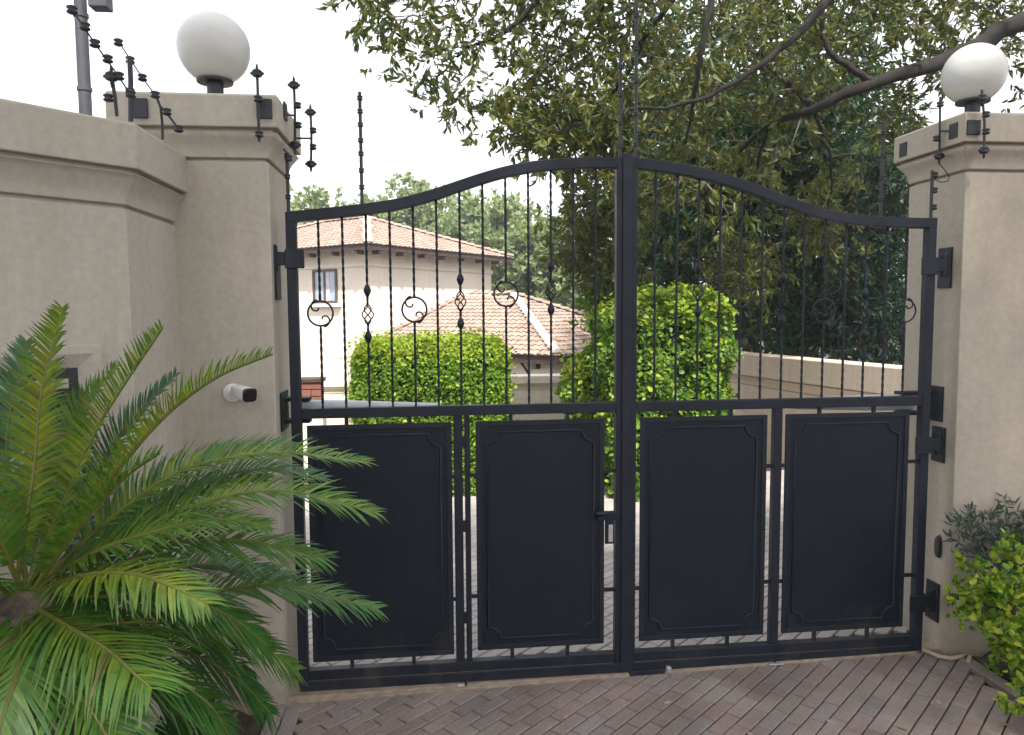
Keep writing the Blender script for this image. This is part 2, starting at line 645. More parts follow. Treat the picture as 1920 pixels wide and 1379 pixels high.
PM = paver_mesh(.17, .068, 'paver')
tilt = math.atan(GS)
cand = []
a0 = R(41)
ux, uy = V(math.cos(a0), math.sin(a0)), V(-math.sin(a0), math.cos(a0))
for r_ in range(-60, 90):
    for c_ in range(-20, 40):
        p = V(1.2, -.6) + uy * (r_ * .068) + ux * (c_ * .17 + (r_ % 2) * .085 + .02 * math.sin(r_ * 2.3))
        if X0 + .10 < p[0] < X1 + .02 and Y0 < p[1] < Y1 + .10:
            cand.append((p[0], p[1], a0, 'field'))
for k in range(0, 11):
    for c_ in range(2):
        cand.append((X0 + .036 + c_ * .068, -.02 - .085 - k * .17 - (c_ * .085), R(90), 'edge'))
for k in range(0, 11):
    cand.append((X1 + .03, -.2 - k * .17, R(90), 'edge'))


def inview(x, y):
    d = V(x, y, gz(x, y)) - CP
    z = d @ CF
    if z < .2:
        return 1e9
    px, py = PW / 2 + FL * (d @ CR) / z, PH / 2 - FL * (d @ CU) / z
    off = max(0, -px, px - PW) + max(0, py - PH)
    return off * 10 + z


cand.sort(key=lambda q: inview(q[0], q[1]))
near, rest = cand[:290], cand[290:]
for (x, y, a, kd) in near:
    o = bpy.data.objects.new('paver', PM)
    COL.objects.link(o)
    o.parent = drive
    o.location = (x, y, float(gz(x, y)) + RNG.normal(0, .0010) + (.005 if kd == 'edge' else 0))
    o.rotation_euler = (RNG.normal(0, .006), -tilt + RNG.normal(0, .006), a + RNG.normal(0, .008))


def pavers_joined(lst, name, mat, parent, dz=0.0):
    mb_ = MB()
    for (x, y, a, kd) in lst:
        c, s_ = math.cos(a), math.sin(a)
        h, ch = .03, .004
        vs = []
        for (ia, ib, z) in ((.0825, .0312, -h), (.0825, .0312, -ch), (.0785, .0272, 0)):
            for (sx, sy) in ((-1, -1), (1, -1), (1, 1), (-1, 1)):
                lx, ly = sx * ia, sy * ib
                X, Y = x + c * lx - s_ * ly, y + s_ * lx + c * ly
                vs.append((X, Y, float(gz(X, Y)) + z + dz))
        f = [(8, 9, 10, 11)]
        for l in (0, 4):
            f += [(l + i, l + (i + 1) % 4, l + 4 + (i + 1) % 4, l + 4 + i) for i in range(4)]
        mb_.add(vs, f)
    o = mb_.build(name, mat, parent)
    o['kind'] = 'stuff'
    return o


pavers_joined(rest, 'paver_field', M['paver'], drive)

# inner driveway behind the gate: pale grey pavers
mb = MB()
mb.add([gp(-.9, .14, -.03), gp(4.6, .14, -.03), gp(4.6, 4.0, -.03), gp(-.9, 4.0, -.03)], [(0, 1, 2, 3)])
inner = tag(mb.build('inner_driveway', M['concrete']), kind='structure')
lst = []
for r_ in range(-70, 120):
    for c_ in range(-30, 50):
        p = V(1.2, 2.0) + uy * (r_ * .068) + ux * (c_ * .17 + (r_ % 2) * .085)
        if -.85 < p[0] < 4.2 and .2 < p[1] < 3.9:
            lst.append((p[0], p[1], a0, 'f'))
pavers_joined(lst, 'paver_field', M['paver_in'], inner)
# threshold strip under the gate
mb = MB()
mb.add([gp(-.12, -.062, .010), gp(3.1, -.024, .010), gp(3.1, .135, .010), gp(-.12, .135, .010),
        gp(-.12, -.062, -.05), gp(3.1, -.022, -.05), gp(3.1, .135, -.05), gp(-.12, .135, -.05)],
       [(0, 1, 2, 3), (0, 4, 5, 1), (2, 6, 7, 3)])
tag(mb.build('threshold', M['concrete']), kind='structure')

# planting beds: uneven soil
for nm, xr, yr in (('planting_bed', (-2.6, -.12), (-2.4, -.05)), ('planting_bed', (3.16, 5.2), (-2.2, .05))):
    mb = MB()
    xs, ys = np.linspace(*xr, 40), np.linspace(*yr, 36)
    hz = RNG.normal(0, .012, (36, 40))
    vs = []
    for j, y in enumerate(ys):
        for i, x in enumerate(xs):
            e = min(1, min(i, 39 - i, j, 35 - j) / 4)
            vs.append((x, y, float(gz(x, y)) - .02 + e * .035 + hz[j, i]))
    mb.add(vs, [(j * 40 + i, j * 40 + i + 1, (j + 1) * 40 + i + 1, (j + 1) * 40 + i) for j in range(35) for i in range(39)])
    tag(mb.build(nm, M['soil'], smooth=True), kind='structure')


# ------------------------------------------------------------------ walls and pillars
def coping(zn, zc, zt, ov, z0=-.1):
    """wall profile: plain face, bead, cove, fascia"""
    h = zc - zn
    return [(0, z0), (0, zn - .014), (-.016, zn - .012), (-.016, zn - .003), (.003, zn), (.005, zn + .16 * h), (.010, zn + .34 * h),
            (.020, zn + .52 * h), (.033, zn + .68 * h), (ov - .010, zn + .84 * h), (ov - .006, zc - .016), (ov - .030, zc - .014),
            (ov - .030, zc - .002), (ov, zc), (ov, zt - .006), (ov - .006, zt)]


def pillar(x0, x1, y0, y1, label, mat):
    t = thing('gate_pillar', label, 'pillar', ((x0 + x1) / 2, (y0 + y1) / 2, 0))
    mb_ = MB()
    pr = coping(2.33, 2.442, 2.572, .055)
    mb_.sweep_profile([(x0, y0), (x1, y0), (x1, y1), (x0, y1)], pr + [(-.06, 2.585)], closed=True)
    mb_.build('pillar_body', mat, t, bevel=.006, auto=True)
    return t


LPX0, LPX1, LPY0, LPY1 = -.60, -.052, -.07, .36
RPX0, RPX1, RPY0, RPY1 = 3.035, 3.50, -.07, .335
pL = pillar(LPX0, LPX1, LPY0, LPY1, 'grey beige plastered gate pillar with moulded cap beside the cycad', M['plaster'])
pR = pillar(RPX0, RPX1, RPY0, RPY1, 'beige plastered gate pillar in a shade-darkened tone behind the golden shrub', M['plaster_shaded'])

# splayed boundary wall on the left, its return running into the pillar
AX, AY = -.429, -.56
wl = thing('boundary_wall', 'grey beige splayed plaster wall with cove coping behind the cycad', 'wall', (AX, AY, 0))
far_ = (AX - 3.2 * .70, AY - 3.2 * .714)
mb = MB()
pr = coping(2.07, 2.187, 2.338, .055)
mb.sweep_profile([far_, (AX, AY), (AX, LPY0 + .003)], pr + [(-.24, 2.338), (-.24, -.1)])
mb.build('wall_body', M['plaster'], wl, bevel=.006, auto=True)

# letterbox niche in the splayed wall
wd = unit(V(-.70, -.714))          # along the wall, away from the corner
wn_ = V(.714, -.70)                # towards the viewer


def wp(s_, z, o=0.0):
    p = V(AX, AY) + wd * s_ + wn_ * o
    return (p[0], p[1], z)


lb = thing('letterbox', 'letterbox with moulded plaster surround in the splayed wall', 'letterbox', wp(.42, 1.2))
ZA, ZB, SA, SB = 1.21, 1.60, .105, .72
mb = MB()
fr = [(0, 0, .002), (.004, .004, .020), (.030, .030, .022), (.075, .075, .006)]
rings = []
for (i_s, i_z, o) in fr:
    rings.append([wp(SA + i_s, ZA + i_z, o), wp(SB - i_s, ZA + i_z, o), wp(SB - i_s, ZB - i_z, o), wp(SA + i_s, ZB - i_z, o)])
vs = [p for r_ in rings for p in r_]
fs = []
for k in range(len(rings) - 1):
    fs += [(k * 4 + i, k * 4 + (i + 1) % 4, k * 4 + 4 + (i + 1) % 4, k * 4 + 4 + i) for i in range(4)]
mb.add(vs, fs)
mb.build('surround', M['plaster'], lb)
mb = MB()
mb.add([wp(SA + .075, ZA + .075, .005), wp(SB - .075, ZA + .075, .005), wp(SB - .075, ZB - .075, .005), wp(SA + .075, ZB - .075, .005)], [(0, 1, 2, 3)])
mb.build('box_front', M['black'], lb)
mb = MB()
c = V(*wp((SA + SB) / 2, ZB - .125, .010))
mb.obox(c, V(*wd, 0) * (.20), V(*wn_, 0) * .006, V(0, 0, .016))
mb.build('flap', M['plaster'], lb, bevel=.003)


# ------------------------------------------------------------------ globe lamps
def globe(px, py, y, rad, zbase, label):
    c = atY(px, py, y)
    t = thing('globe_lamp', label, 'lamp', (c[0], c[1], zbase))
    n = 22
    prof = [(rad * math.sin(math.pi * (i + .02) / (n + .6)), -rad * math.cos(math.pi * (i + .02) / (n + .6))) for i in range(2, n + 1)]
    mb_ = MB()
    mb_.lathe(c, (0, 0, 1), prof, 40)
    mb_.build('globe', M['globe'], t, smooth=True)
    mb_ = MB()
    zb = zbase - c[2]
    mb_.lathe(c, (0, 0, 1), [(.062, zb), (.062, zb + .008), (.034, zb + .014), (.034, -rad * .985), (.074, -rad * .965), (.076, -rad * .90), (.06, -rad * .88)], 24)
    mb_.build('base', M['black'], t, smooth=True, auto=True)


m_, nt_, b_ = newmat('milky_globe_plastic')
b_.inputs['Base Color'].default_value = (.70, .69, .66, 1)
b_.inputs['Roughness'].default_value = .32
n_ = noise(nt_, 3.5, 5, .6, coords(nt_, (1, 1, 2.5)))
r_n = ramp(nt_, [(.35, (.50, .49, .455)), (.65, (.58, .575, .555))])
nt_.links.new(n_.outputs[0], r_n.inputs[0])
nt_.links.new(r_n.outputs[0], b_.inputs['Base Color'])
b_.inputs['Subsurface Weight'].default_value = .25
b_.inputs['Subsurface Radius'].default_value = (.05, .05, .05)
M['globe'] = m_
globe(401, 92, .14, .149, 2.58, 'white globe lamp on the pillar beside the cycad')
globe(1826, 140, .14, .140, 2.58, 'white globe lamp on the pillar behind the golden shrub')


# ------------------------------------------------------------------ the double gate
GX1 = 2.94
crv = np.array([(0.0, 2.121), (0.142, 2.137), (0.32, 2.157), (0.456, 2.178), (0.592, 2.213), (0.707, 2.253), (0.823, 2.293), (0.939, 2.327), (1.056, 2.349), (1.197, 2.362), (1.316, 2.368), (1.44, 2.370)])
crvR = np.array([(1.50, 2.370), (1.629, 2.357), (1.751, 2.340), (1.875, 2.315), (2.025, 2.274), (2.177, 2.221), (2.331, 2.167), (2.486, 2.135), (2.669, 2.120), (2.80, 2.117), (2.94, 2.116)])


def smooth_curve(c, n=60):
    xs = np.linspace(c[0][0], c[-1][0], n)
    zs = np.interp(xs, c[:, 0], c[:, 1])
    k = np.ones(5) / 5
    zz = np.convolve(np.pad(zs, 2, mode='edge'), k, 'valid')
    zz[0], zz[-1] = zs[0], zs[-1]
    return xs, zz


def rail_top(mb_, xs, zs, th=.046, y0=-.02, y1=.02):
    tx = np.gradient(xs)
    tz = np.gradient(zs)
    l = np.hypot(tx, tz)
    nx_, nz_ = -tz / l, tx / l
    vs = []
    for x, z, a, b2 in zip(xs, zs, nx_, nz_):
        for (o, y) in ((0, y0), (0, y1), (-th, y1), (-th, y0)):
            vs.append((x + a * o, y, z + b2 * o))
    n = len(xs)
    fs = [(i * 4 + k, i * 4 + (k + 1) % 4, i * 4 + 4 + (k + 1) % 4, i * 4 + 4 + k) for i in range(n - 1) for k in range(4)]
    fs += [(0, 3, 2, 1), ((n - 1) * 4, (n - 1) * 4 + 1, (n - 1) * 4 + 2, (n - 1) * 4 + 3)]
    mb_.add(vs, fs)


def twisted(mb_, x, z0, z1, w=.0043, pitch=.075, y=0.0):
    n = max(2, int((z1 - z0) / .0125))
    zs = np.linspace(z0, z1, n + 1)
    vs = []
    for i, z in enumerate(zs):
        e = min(1, max(0, min(z - z0 - .03, z1 - z - .03) / .02)) if z1 - z0 > .2 else 1
        th = (z / pitch) * math.pi
        for k in range(4):
            a = th + k * math.pi / 2
            vs.append((x + w * 1.4 * math.cos(a), y + w * 1.4 * math.sin(a), z))
    fs = [(i * 4 + k, i * 4 + (k + 1) % 4, i * 4 + 4 + (k + 1) % 4, i * 4 + 4 + k) for i in range(n) for k in range(4)]
    fs += [(3, 2, 1, 0), (n * 4, n * 4 + 1, n * 4 + 2, n * 4 + 3)]
    mb_.add(vs, fs)


def spindle(mb_, x, z, h=.050, r_=.0165):
    mb_.lathe((x, 0, z), (0, 0, 1), [(.006, -h / 2), (.008, -h * .46), (.0125, -h * .28), (r_, -h * .05), (r_, h * .05), (.0125, h * .28), (.008, h * .46), (.006, h / 2)], 10)


def basket(mb_, x, z, h=.085, r_=.021):
    for k in range(4):
        pts = []
        for i in range(13):
            t_ = i / 12
            rr = .003 + r_ * math.sin(math.pi * t_) ** .9
            a = k * math.pi / 2 + t_ * math.pi * 1.1
            pts.append((x + rr * math.cos(a), rr * math.sin(a), z + (t_ - .5) * h))
        mb_.tube(pts, .003, 5)


def scroll_ring(mb_, x, z, r_=.053, flip=1):
    mb_.tube([(x + r_ * math.cos(a), 0, z + r_ * math.sin(a)) for a in np.linspace(0, 2 * math.pi, 33)[:-1]], .0042, 6, closed=True)
    for sgn in (1, -1):      # two small C scrolls, one from the top and one from the bottom
        pts = []
        cx, cz = x - sgn * .014 * flip, z + sgn * .026
        for t_ in np.linspace(0, 1, 18):
            a = (math.pi / 2 if sgn > 0 else -math.pi / 2) + flip * 1 * t_ * 4.6
            rr = .026 * (1 - t_) + .006
            pts.append((cx + rr * math.cos(a), 0, cz + rr * math.sin(a)))
        mb_.tube(pts, .0036, 6)


ZM0, ZM1 = 1.243, 1.287
ZB0, ZB1 = .078, .124
G = dict(bevel=.003, seg=2)


def moulding_path(x0, x1, z0, z1, ins=.048, notch=.055):
    a0_, a1_, b0_, b1_ = x0 + ins, x1 - ins, z0 + ins, z1 - ins
    pts = []
    for (cx, cz, s0) in ((a1_, b1_, math.pi), (a0_, b1_, 1.5 * math.pi), (a0_, b0_, 0), (a1_, b0_, .5 * math.pi)):
        # concave quarter circle centred on the corner
        arc = [(cx + notch * math.cos(s0 + t_), -.0, cz + notch * math.sin(s0 + t_)) for t_ in np.linspace(math.pi / 2, 0, 7)]
        pts += arc
    return pts


def gate_panel(leaf, x0, x1, z0, z1, gl, gr):
    mb_ = MB()
    mb_.box(x0, x1, -.006, .002, z0, z1)
    pn = mb_.build('panel', M['panel'], leaf, bevel=.002)
    mb_ = MB()
    fw = .022
    mb_.box(x0 - .001, x0 + fw, -.0105, -.006, z0 - .001, z1 + .001)
    mb_.box(x1 - fw, x1 + .001, -.0105, -.006, z0 - .001, z1 + .001)
    mb_.box(x0 + fw, x1 - fw, -.0105, -.006, z0 - .001, z0 + fw)
    mb_.box(x0 + fw, x1 - fw, -.0105, -.006, z1 - fw, z1 + .001)
    mb_.build('edge_strip', M['gate'], pn, bevel=.0015)
    # raised moulding with concave corners
    mb_ = MB()
    P_ = np.array(moulding_path(x0, x1, z0, z1))
    P_[:, 1] = -.0065
    mb_.tube(P_, .0062, 6, closed=True)
    mb_.build('moulding', M['gate'], pn, smooth=True)
    # short tabs that hold the panel in its frame
    w, h = x1 - x0, z1 - z0
    tabs = []
    for f_ in (.27, .71):
        tabs.append((x0 + w * f_ - .008, x0 + w * f_ + .008, z1, ZM0))
        tabs.append((x0 + w * f_ - .008, x0 + w * f_ + .008, ZB1, z0))
    for f_ in (.24, .77):
        tabs.append((gl, x0, z0 + h * f_ - .008, z0 + h * f_ + .008))
        tabs.append((x1, gr, z0 + h * f_ - .008, z0 + h * f_ + .008))
    for (a_, b2, c_, d_) in tabs:
        mb_ = MB()
        mb_.box(a_, b2, -.008, .004, c_, d_)
        mb_.build('tab', M['gate'], pn)
    return pn


def upright(leaf, x, z0, z1, beads, side=0, rad=.0075):
    mb_ = MB()
    mb_.tube([(x, 0, z0), (x, 0, z1)], rad, 8)
    u_ = mb_.build('fence_upright', M['black'], leaf, smooth=True, auto=True)
    for z in beads:
        mb_ = MB()
        insul(mb_, V(x + side * .012, 0, z), (0, 0, 1), 1.0 if side else .8)
        mb_.build('insulator', M['black'], u_, smooth=True)


def insul(mb_, c, axis=(0, 0, 1), s_=1.0):
    """bobbin insulator: two flanges and a waist"""
    mb_.lathe(c, axis, [(.006 * s_, -.014 * s_), (.0155 * s_, -.010 * s_), (.0165 * s_, -.005 * s_), (.010 * s_, 0), (.0165 * s_, .005 * s_), (.0155 * s_, .010 * s_), (.006 * s_, .014 * s_)], 10)


def star(mb_, c, s_=1.0):
    """end insulator: bobbin with a spiked nut on each side"""
    insul(mb_, c, (0, 0, 1), 1.15 * s_)
    mb_.lathe(c, (1, 0, 0), [(.004, -.026 * s_), (.009, -.018 * s_), (.011, 0), (.009, .018 * s_), (.004, .026 * s_)], 8)
    mb_.lathe(c, (0, 0, 1), [(.003, -.036 * s_), (.006, -.02 * s_), (.007, 0), (.006, .02 * s_), (.003, .036 * s_)], 8)


def gate_leaf(side):
    L = side == 'L'
    x0, x1 = (0.0, 1.465) if L else (1.475, GX1)
    leaf = thing('gate_leaf', 'charcoal steel gate leaf with lock, standing beside the cycad' if L else 'charcoal steel gate leaf hinged on the pillar behind the golden shrub', 'gate', (x0 if L else x1, 0, .05), 'leaves of the double driveway gate')
    hx = (x0, x0 + .042) if L else (x1 - .042, x1)
    mx = (x1 - .042, x1) if L else (x0, x0 + .042)
    MB().box(*hx, -.021, .021, .045, 2.118).build('hinge_stile', M['gate'], leaf, **G)
    MB().box(*mx, -.021, .021, .06, 2.372).build('meeting_stile', M['gate'], leaf, **G)
    xs, zs = smooth_curve(crv if L else crvR)
    if L:
        xs = np.clip(xs, -.0, x1 - .041)
    else:
        xs = np.clip(xs, x0 + .041, x1)
    mb_ = MB()
    rail_top(mb_, xs, zs, .046, -.0225, .0225)
    mb_.build('top_rail', M['gate'], leaf, **G)
    a_, b2 = hx[1] if L else mx[1], mx[0] if L else hx[0]
    MB().box(a_, b2, -.02, .02, ZM0, ZM1).build('middle_rail', M['gate'], leaf, **G)
    MB().box(a_, b2, -.02, .02, ZB0, ZB1).build('bottom_rail', M['gate'], leaf, **G)
    MB().box(x0 + .004, x1 - .004, -.026, -.016, .032, .0775).build('kick_plate', M['gate'], leaf, **G)
    if L:
        # two stiles of the wicket panel
        MB().box(.694, .732, -.02, .02, ZB1, ZM0).build('inner_stile', M['gate'], leaf, **G)
        MB().box(.742, .766, -.02, .02, ZB1, ZM0).build('inner_stile', M['gate'], leaf, **G)
        for z in (.30, .72, 1.10):
            MB().box(.732, .742, -.016, .0, z, z + .05).build('wicket_hinge', M['gate'], leaf)
        gate_panel(leaf, .064, .684, .158, 1.212, .042, .694)
        gate_panel(leaf, .792, 1.372, .170, 1.214, .766, 1.423)
        # cover strip where the leaves meet
        MB().box(1.448, 1.494, -.030, -.0225, .035, 2.385).build('cover_strip', M['gate'], leaf, **G)
    else:
        MB().box(2.172, 2.210, -.02, .02, ZB1, ZM0).build('inner_stile', M['gate'], leaf, **G)
        gate_panel(leaf, 1.540, 2.140, .170, 1.214, 1.517, 2.172)
        gate_panel(leaf, 2.232, 2.842, .170, 1.214, 2.210, 2.898)
    bars = [.132 + i * .1 for i in range(13)] if L else [1.604 + i * .1003 for i in range(13)]
    ringidx = {0: 1.695, 4: 1.709, 8: 1.774} if L else {4: 1.762, 8: 1.692, 12: 1.689}
    beadidx = {2: (1.792, 1.689, 1.592), 6: (1.839, 1.744, 1.647), 10: (1.895, 1.789, 1.705)} if L else {2: (1.885, 1.785, 1.69), 6: (1.842, 1.747, 1.65), 10: (1.77, 1.675, 1.58)}
    for i, x in enumerate(bars):
        zt = float(np.interp(x, xs, zs)) - .045
        mb_ = MB()
        if i in ringidx:
            zc = ringidx[i]
            twisted(mb_, x, zc + .051, zt)
            twisted(mb_, x, ZM1, zc - .051)
            br = mb_.build('bar', M['gate'], leaf)
            mr = MB()
            scroll_ring(mr, x, zc, flip=1 if L else -1)
            mr.build('scroll_ring', M['gate'], br, smooth=True)
        elif i in beadidx:
            za, zb, zc = beadidx[i]
            twisted(mb_, x, zb + .04, zt)
            twisted(mb_, x, ZM1, zb - .04)
            br = mb_.build('bar', M['gate'], leaf)
            for z in (za, zc):
                mr = MB()
                spindle(mr, x, z)
                mr.build('bead', M['gate'], br, smooth=True)
            mr = MB()
            basket(mr, x, zb)
            mr.build('basket', M['gate'], br, smooth=True)
        else:
            twisted(mb_, x, ZM1, zt)
            mb_.build('bar', M['gate'], leaf)
    # hinges: plate on the pillar side, knuckle, lug on the stile
    sg = -1 if L else 1
    hxo = x0 if L else x1
    for z in ((1.93,) if L else (1.90, 1.06, .29)):
        mb_ = MB()
        mb_.box(*sorted((hxo + sg * .004, hxo - sg * .075)), -.034, -.0225, z - .045, z + .035)
        mb_.box(*sorted((hxo + sg * .001, hxo + sg * .055)), -.018, .026, z - .03, z + .025)
        mb_.lathe((hxo + sg * .055, -.004, z - .055), (0, 0, 1), [(.017, 0), (.017, .105), (.010, .112)], 12)
        mb_.build('hinge', M['gate'], leaf, bevel=.002)
    # electric fence uprights standing on the leaf
    if L:
        upright(leaf, .012, 2.118, 2.37, (2.355, 2.27, 2.185))
        upright(leaf, .318, 2.155, 2.625, (2.60, 2.545, 2.49, 2.425, 2.37, 2.30, 2.23))
        upright(leaf, 1.442, 2.37, 2.815, (2.76, 2.64, 2.52, 2.42))
    else:
        upright(leaf, 1.512, 2.37, 3.15, (2.98, 2.84, 2.70, 2.56, 2.43))
        upright(leaf, 2.672, 2.118, 2.56, (2.50, 2.40, 2.30, 2.20))
        upright(leaf, 2.920, 2.116, 2.335, (2.315, 2.245, 2.168), side=1)
    return leaf


leafL = gate_leaf('L')
leafR = gate_leaf('R')
# lock on the wicket panel
mb = MB()
mb.box(1.335, 1.432, -.044, -.0215, .755, .795)
mb.box(1.372, 1.412, -.038, -.0215, .645, .755)
lk = mb.build('lock_case', M['gate'], leafL, bevel=.003)
mb = MB()
mb.lathe((1.352, -.050, .79), (1, 0, 0), [(.010, -.03), (.012, -.02), (.012, .025), (.009, .03)], 10)
mb.build('bolt_knob', M['gate'], lk, smooth=True)
mb = MB()
mb.box(1.386, 1.406, -.041, -.038, .655, .735)
mb.build('lock_plate', M['bolt'], lk, bevel=.002)
# wall plates that carry the hinges (fixed to the pillars)
for (x, z, h, nm) in ((LPX1, 1.86, .105, 'black steel hinge plate on the pillar beside the cycad'),):
    t = thing('hinge_plate', nm, 'hinge plate', (x, .03, z))
    MB().box(x, x + .010, -.02, .075, z - h, z + h * .75).build('plate', M['gate'], t, bevel=.002)
for (z, h, nm) in ((1.89, .095, 'highest'), (1.045, .085, 'middle'), (.27, .095, 'lowest')):
    t = thing('hinge_plate', nm + ' black steel hinge plate on the pillar behind the golden shrub', 'hinge plate', (RPX0, .03, z), 'hinge plates of one pillar')
    MB().box(RPX0 - .010, RPX0, -.005, .085, z - h, z + h).build('plate', M['gate'], t, bevel=.002)
# swing gate openers: arm behind each leaf
def opener(L):
    t = thing('gate_opener', 'pale grey swing gate opener arm behind the gate leaf beside the cycad' if L else 'pale grey swing gate opener arm near the pillar behind the golden shrub', 'gate opener', ((-.03 if L else 2.97), .10, 1.3))
    if L:
        a_, b2 = V(-.015, .135, 1.268), V(.80, .05, 1.262)
    else:
        a_, b2 = V(2.95, .135, 1.240), V(2.22, .05, 1.256)
    d = unit(b2 - a_)
    s_ = unit(np.cross(d, (0, 0, 1)))
    mb_ = MB()
    secs = ((0, .026, .034), (.02, .029, .040), (.20, .029, .040), (.40, .026, .034), (.66, .022, .026))
    vs = []
    for (q, hw, hh) in secs:
        for k in range(12):
            th = 2 * math.pi * (k + .5) / 12
            cc, ss = math.cos(th), math.sin(th)
            vs.append(a_ + d * q + s_ * hw * np.sign(cc) * abs(cc) ** .6 + V(0, 0, hh * np.sign(ss) * abs(ss) ** .6))
    fs = [(i * 12 + k, i * 12 + (k + 1) % 12, i * 12 + 12 + (k + 1) % 12, i * 12 + 12 + k) for i in range(len(secs) - 1) for k in range(12)]
    fs += [tuple(reversed(range(12))), tuple(range(48, 60))]
    mb_.add(vs, fs)
    mb_.build('motor_housing', M['opener'], t, smooth=True, auto=True)
    mb_ = MB()
    mb_.tube([a_ + d * .64, b2], .013, 10)
    mb_.build('push_rod', M['opener'], t, smooth=True, auto=True)
    mb_ = MB()
    sx = 1 if L else -1
    px_ = LPX1 if L else RPX0
    for dz in (.046, -.052):
        mb_.box(*sorted((px_, a_[0] + sx * .075)), .095, .165, a_[2] + dz - .008, a_[2] + dz + .008)
    mb_.box(*sorted((px_, px_ + sx * .008)), .02, .175, a_[2] - .085, a_[2] + .085)
    mb_.build('bracket', M['gate'], t, bevel=.002)
    return t


opener(True)
opener(False)
# steel stop plate and drop bolts on the threshold
t = thing('gate_stop', 'dark steel stop plate on the threshold where the leaves meet', 'gate stop', (1.55, -.03, .02))
MB().obox((1.57, -.033, .034), V(.085, 0, .0012), V(0, .012, 0), V(0, 0, .012)).build('stop_plate', M['gate'], t, bevel=.003)
MB().obox((1.672, -.036, .040), V(.012, 0, 0), V(0, .012, 0), V(0, 0, .014)).build('stop_end', M['bolt'], t, bevel=.004)
for x, nm in ((.735, 'small steel drop bolt socket under the wicket stiles'), (2.19, 'small steel drop bolt socket under the leaf near the golden shrub')):
    t = thing('bolt_socket', nm, 'bolt socket', (x, -.03, .02))
    z = float(gz(x, -.03))
    mb = MB()
    mb.box(x - .035, x + .035, -.05, -.015, z + .002, z + .010)
    mb.build('socket_plate', M['bolt'], t, bevel=.002)
    mb = MB()
    mb.tube([(x, -.03, z + .008), (x, -.03, .05)], .006, 8)
    mb.build('bolt', M['gate'], t)

# oval safety sensor on the inner face of the pillar on the shrub side
t = thing('gate_sensor', 'small black oval gate sensor low on the pillar face', 'sensor', (RPX0, -.005, .66))
mb = MB()
cs = atX(1762, 1025, RPX0)
cy_, cz_ = cs[1], cs[2]
pts = []
for a in np.linspace(0, 2 * math.pi, 21)[:-1]:
    pts.append((cy_ + .020 * math.cos(a), cz_ + .058 * np.sign(math.sin(a)) * abs(math.sin(a)) ** .8))
vs = [(RPX0 - .002, y, z) for y, z in pts] + [(RPX0 - .018, cy_ + (y - cy_) * .8, cz_ + (z - cz_) * .85) for y, z in pts]
mb.add(vs, [tuple(range(20, 40))] + [(i, (i + 1) % 20, 20 + (i + 1) % 20, 20 + i) for i in range(20)])
mb.build('sensor_case', M['black'], t, smooth=True, auto=True)

# bullet camera on the pillar
cb = atY(442, 734, LPY0)
t = thing('security_camera', 'white bullet security camera with black face on the pillar', 'camera', cb)
mb = MB()
mb.lathe((cb[0] - .01, LPY0 - .001, cb[2] - .005), (0, -1, 0), [(.038, 0), (.038, .012), (.024, .020), (.016, .026)], 20)
mb.tube([(cb[0] - .01, LPY0 - .02, cb[2] - .005), (cb[0] + .005, LPY0 - .05, cb[2] - .005), (cb[0] + .03, LPY0 - .062, cb[2] + .002)], .014, 10)
mb.build('mount', M['white'], t, smooth=True, auto=True)
dC = unit(V(.66, -.74, -.12))
c0 = V(cb[0] + .012, LPY0 - .055, cb[2] + .012)
sC = unit(np.cross(dC, (0, 0, 1)))
uC = np.cross(sC, dC)


def roundbox(mb_, secs, n=20):
    vs = []
    for (q, hw, hh) in secs:
        for k in range(n):
            th = 2 * math.pi * (k + .5) / n
            cc, ss = math.cos(th), math.sin(th)
            vs.append(c0 + dC * q + sC * hw * np.sign(cc) * abs(cc) ** .5 + uC * hh * np.sign(ss) * abs(ss) ** .5)
    m_n = len(secs)
    fs = [(i * n + k, i * n + (k + 1) % n, i * n + n + (k + 1) % n, i * n + n + k) for i in range(m_n - 1) for k in range(n)]
    fs += [tuple(reversed(range(n))), tuple(range((m_n - 1) * n, m_n * n))]
    mb_.add(vs, fs)


mb = MB()
roundbox(mb, ((0, .018, .016), (.01, .025, .023), (.105, .029, .028), (.112, .029, .028)))
mb.build('camera_body', M['white'], t, smooth=True, auto=True)
mb = MB()
roundbox(mb, ((.112, .0285, .0275), (.122, .0285, .0275), (.125, .025, .025)))
mb.build('camera_face', M['glass_black'], t, smooth=True, auto=True)


# ------------------------------------------------------------------ electric fence brackets on walls and pillars
def bracket(label, rod, beads, stars=(), arm=None, plate=None, group='electric fence brackets', rad=.0055):
    """rod: list of 3D points; beads, stars: 3D points; arm: list of points; plate: (centre, half-axis triple)"""
    base = rod[-1]
    t_ = thing('fence_bracket', label, 'fence bracket', base, group)
    mb_ = MB()
    mb_.tube(rod, rad, 6)
    mb_.build('rod', M['black'], t_)
    for p in beads:
        m2 = MB()
        insul(m2, p)
        m2.build('insulator', M['black'], t_, smooth=True)
    for p in stars:
        m2 = MB()
        star(m2, p)
        m2.build('end_insulator', M['black'], t_, smooth=True)
    if arm is not None:
        m2 = MB()
        m2.tube(arm, .0045, 6)
        m2.build('arm', M['black'], t_)
    if plate is not None:
        m2 = MB()
        m2.obox(*plate)
        m2.build('base_plate', M['black'], t_, bevel=.002)
    return t_


def aY(px, py, y):
    return atY(px, py, y)


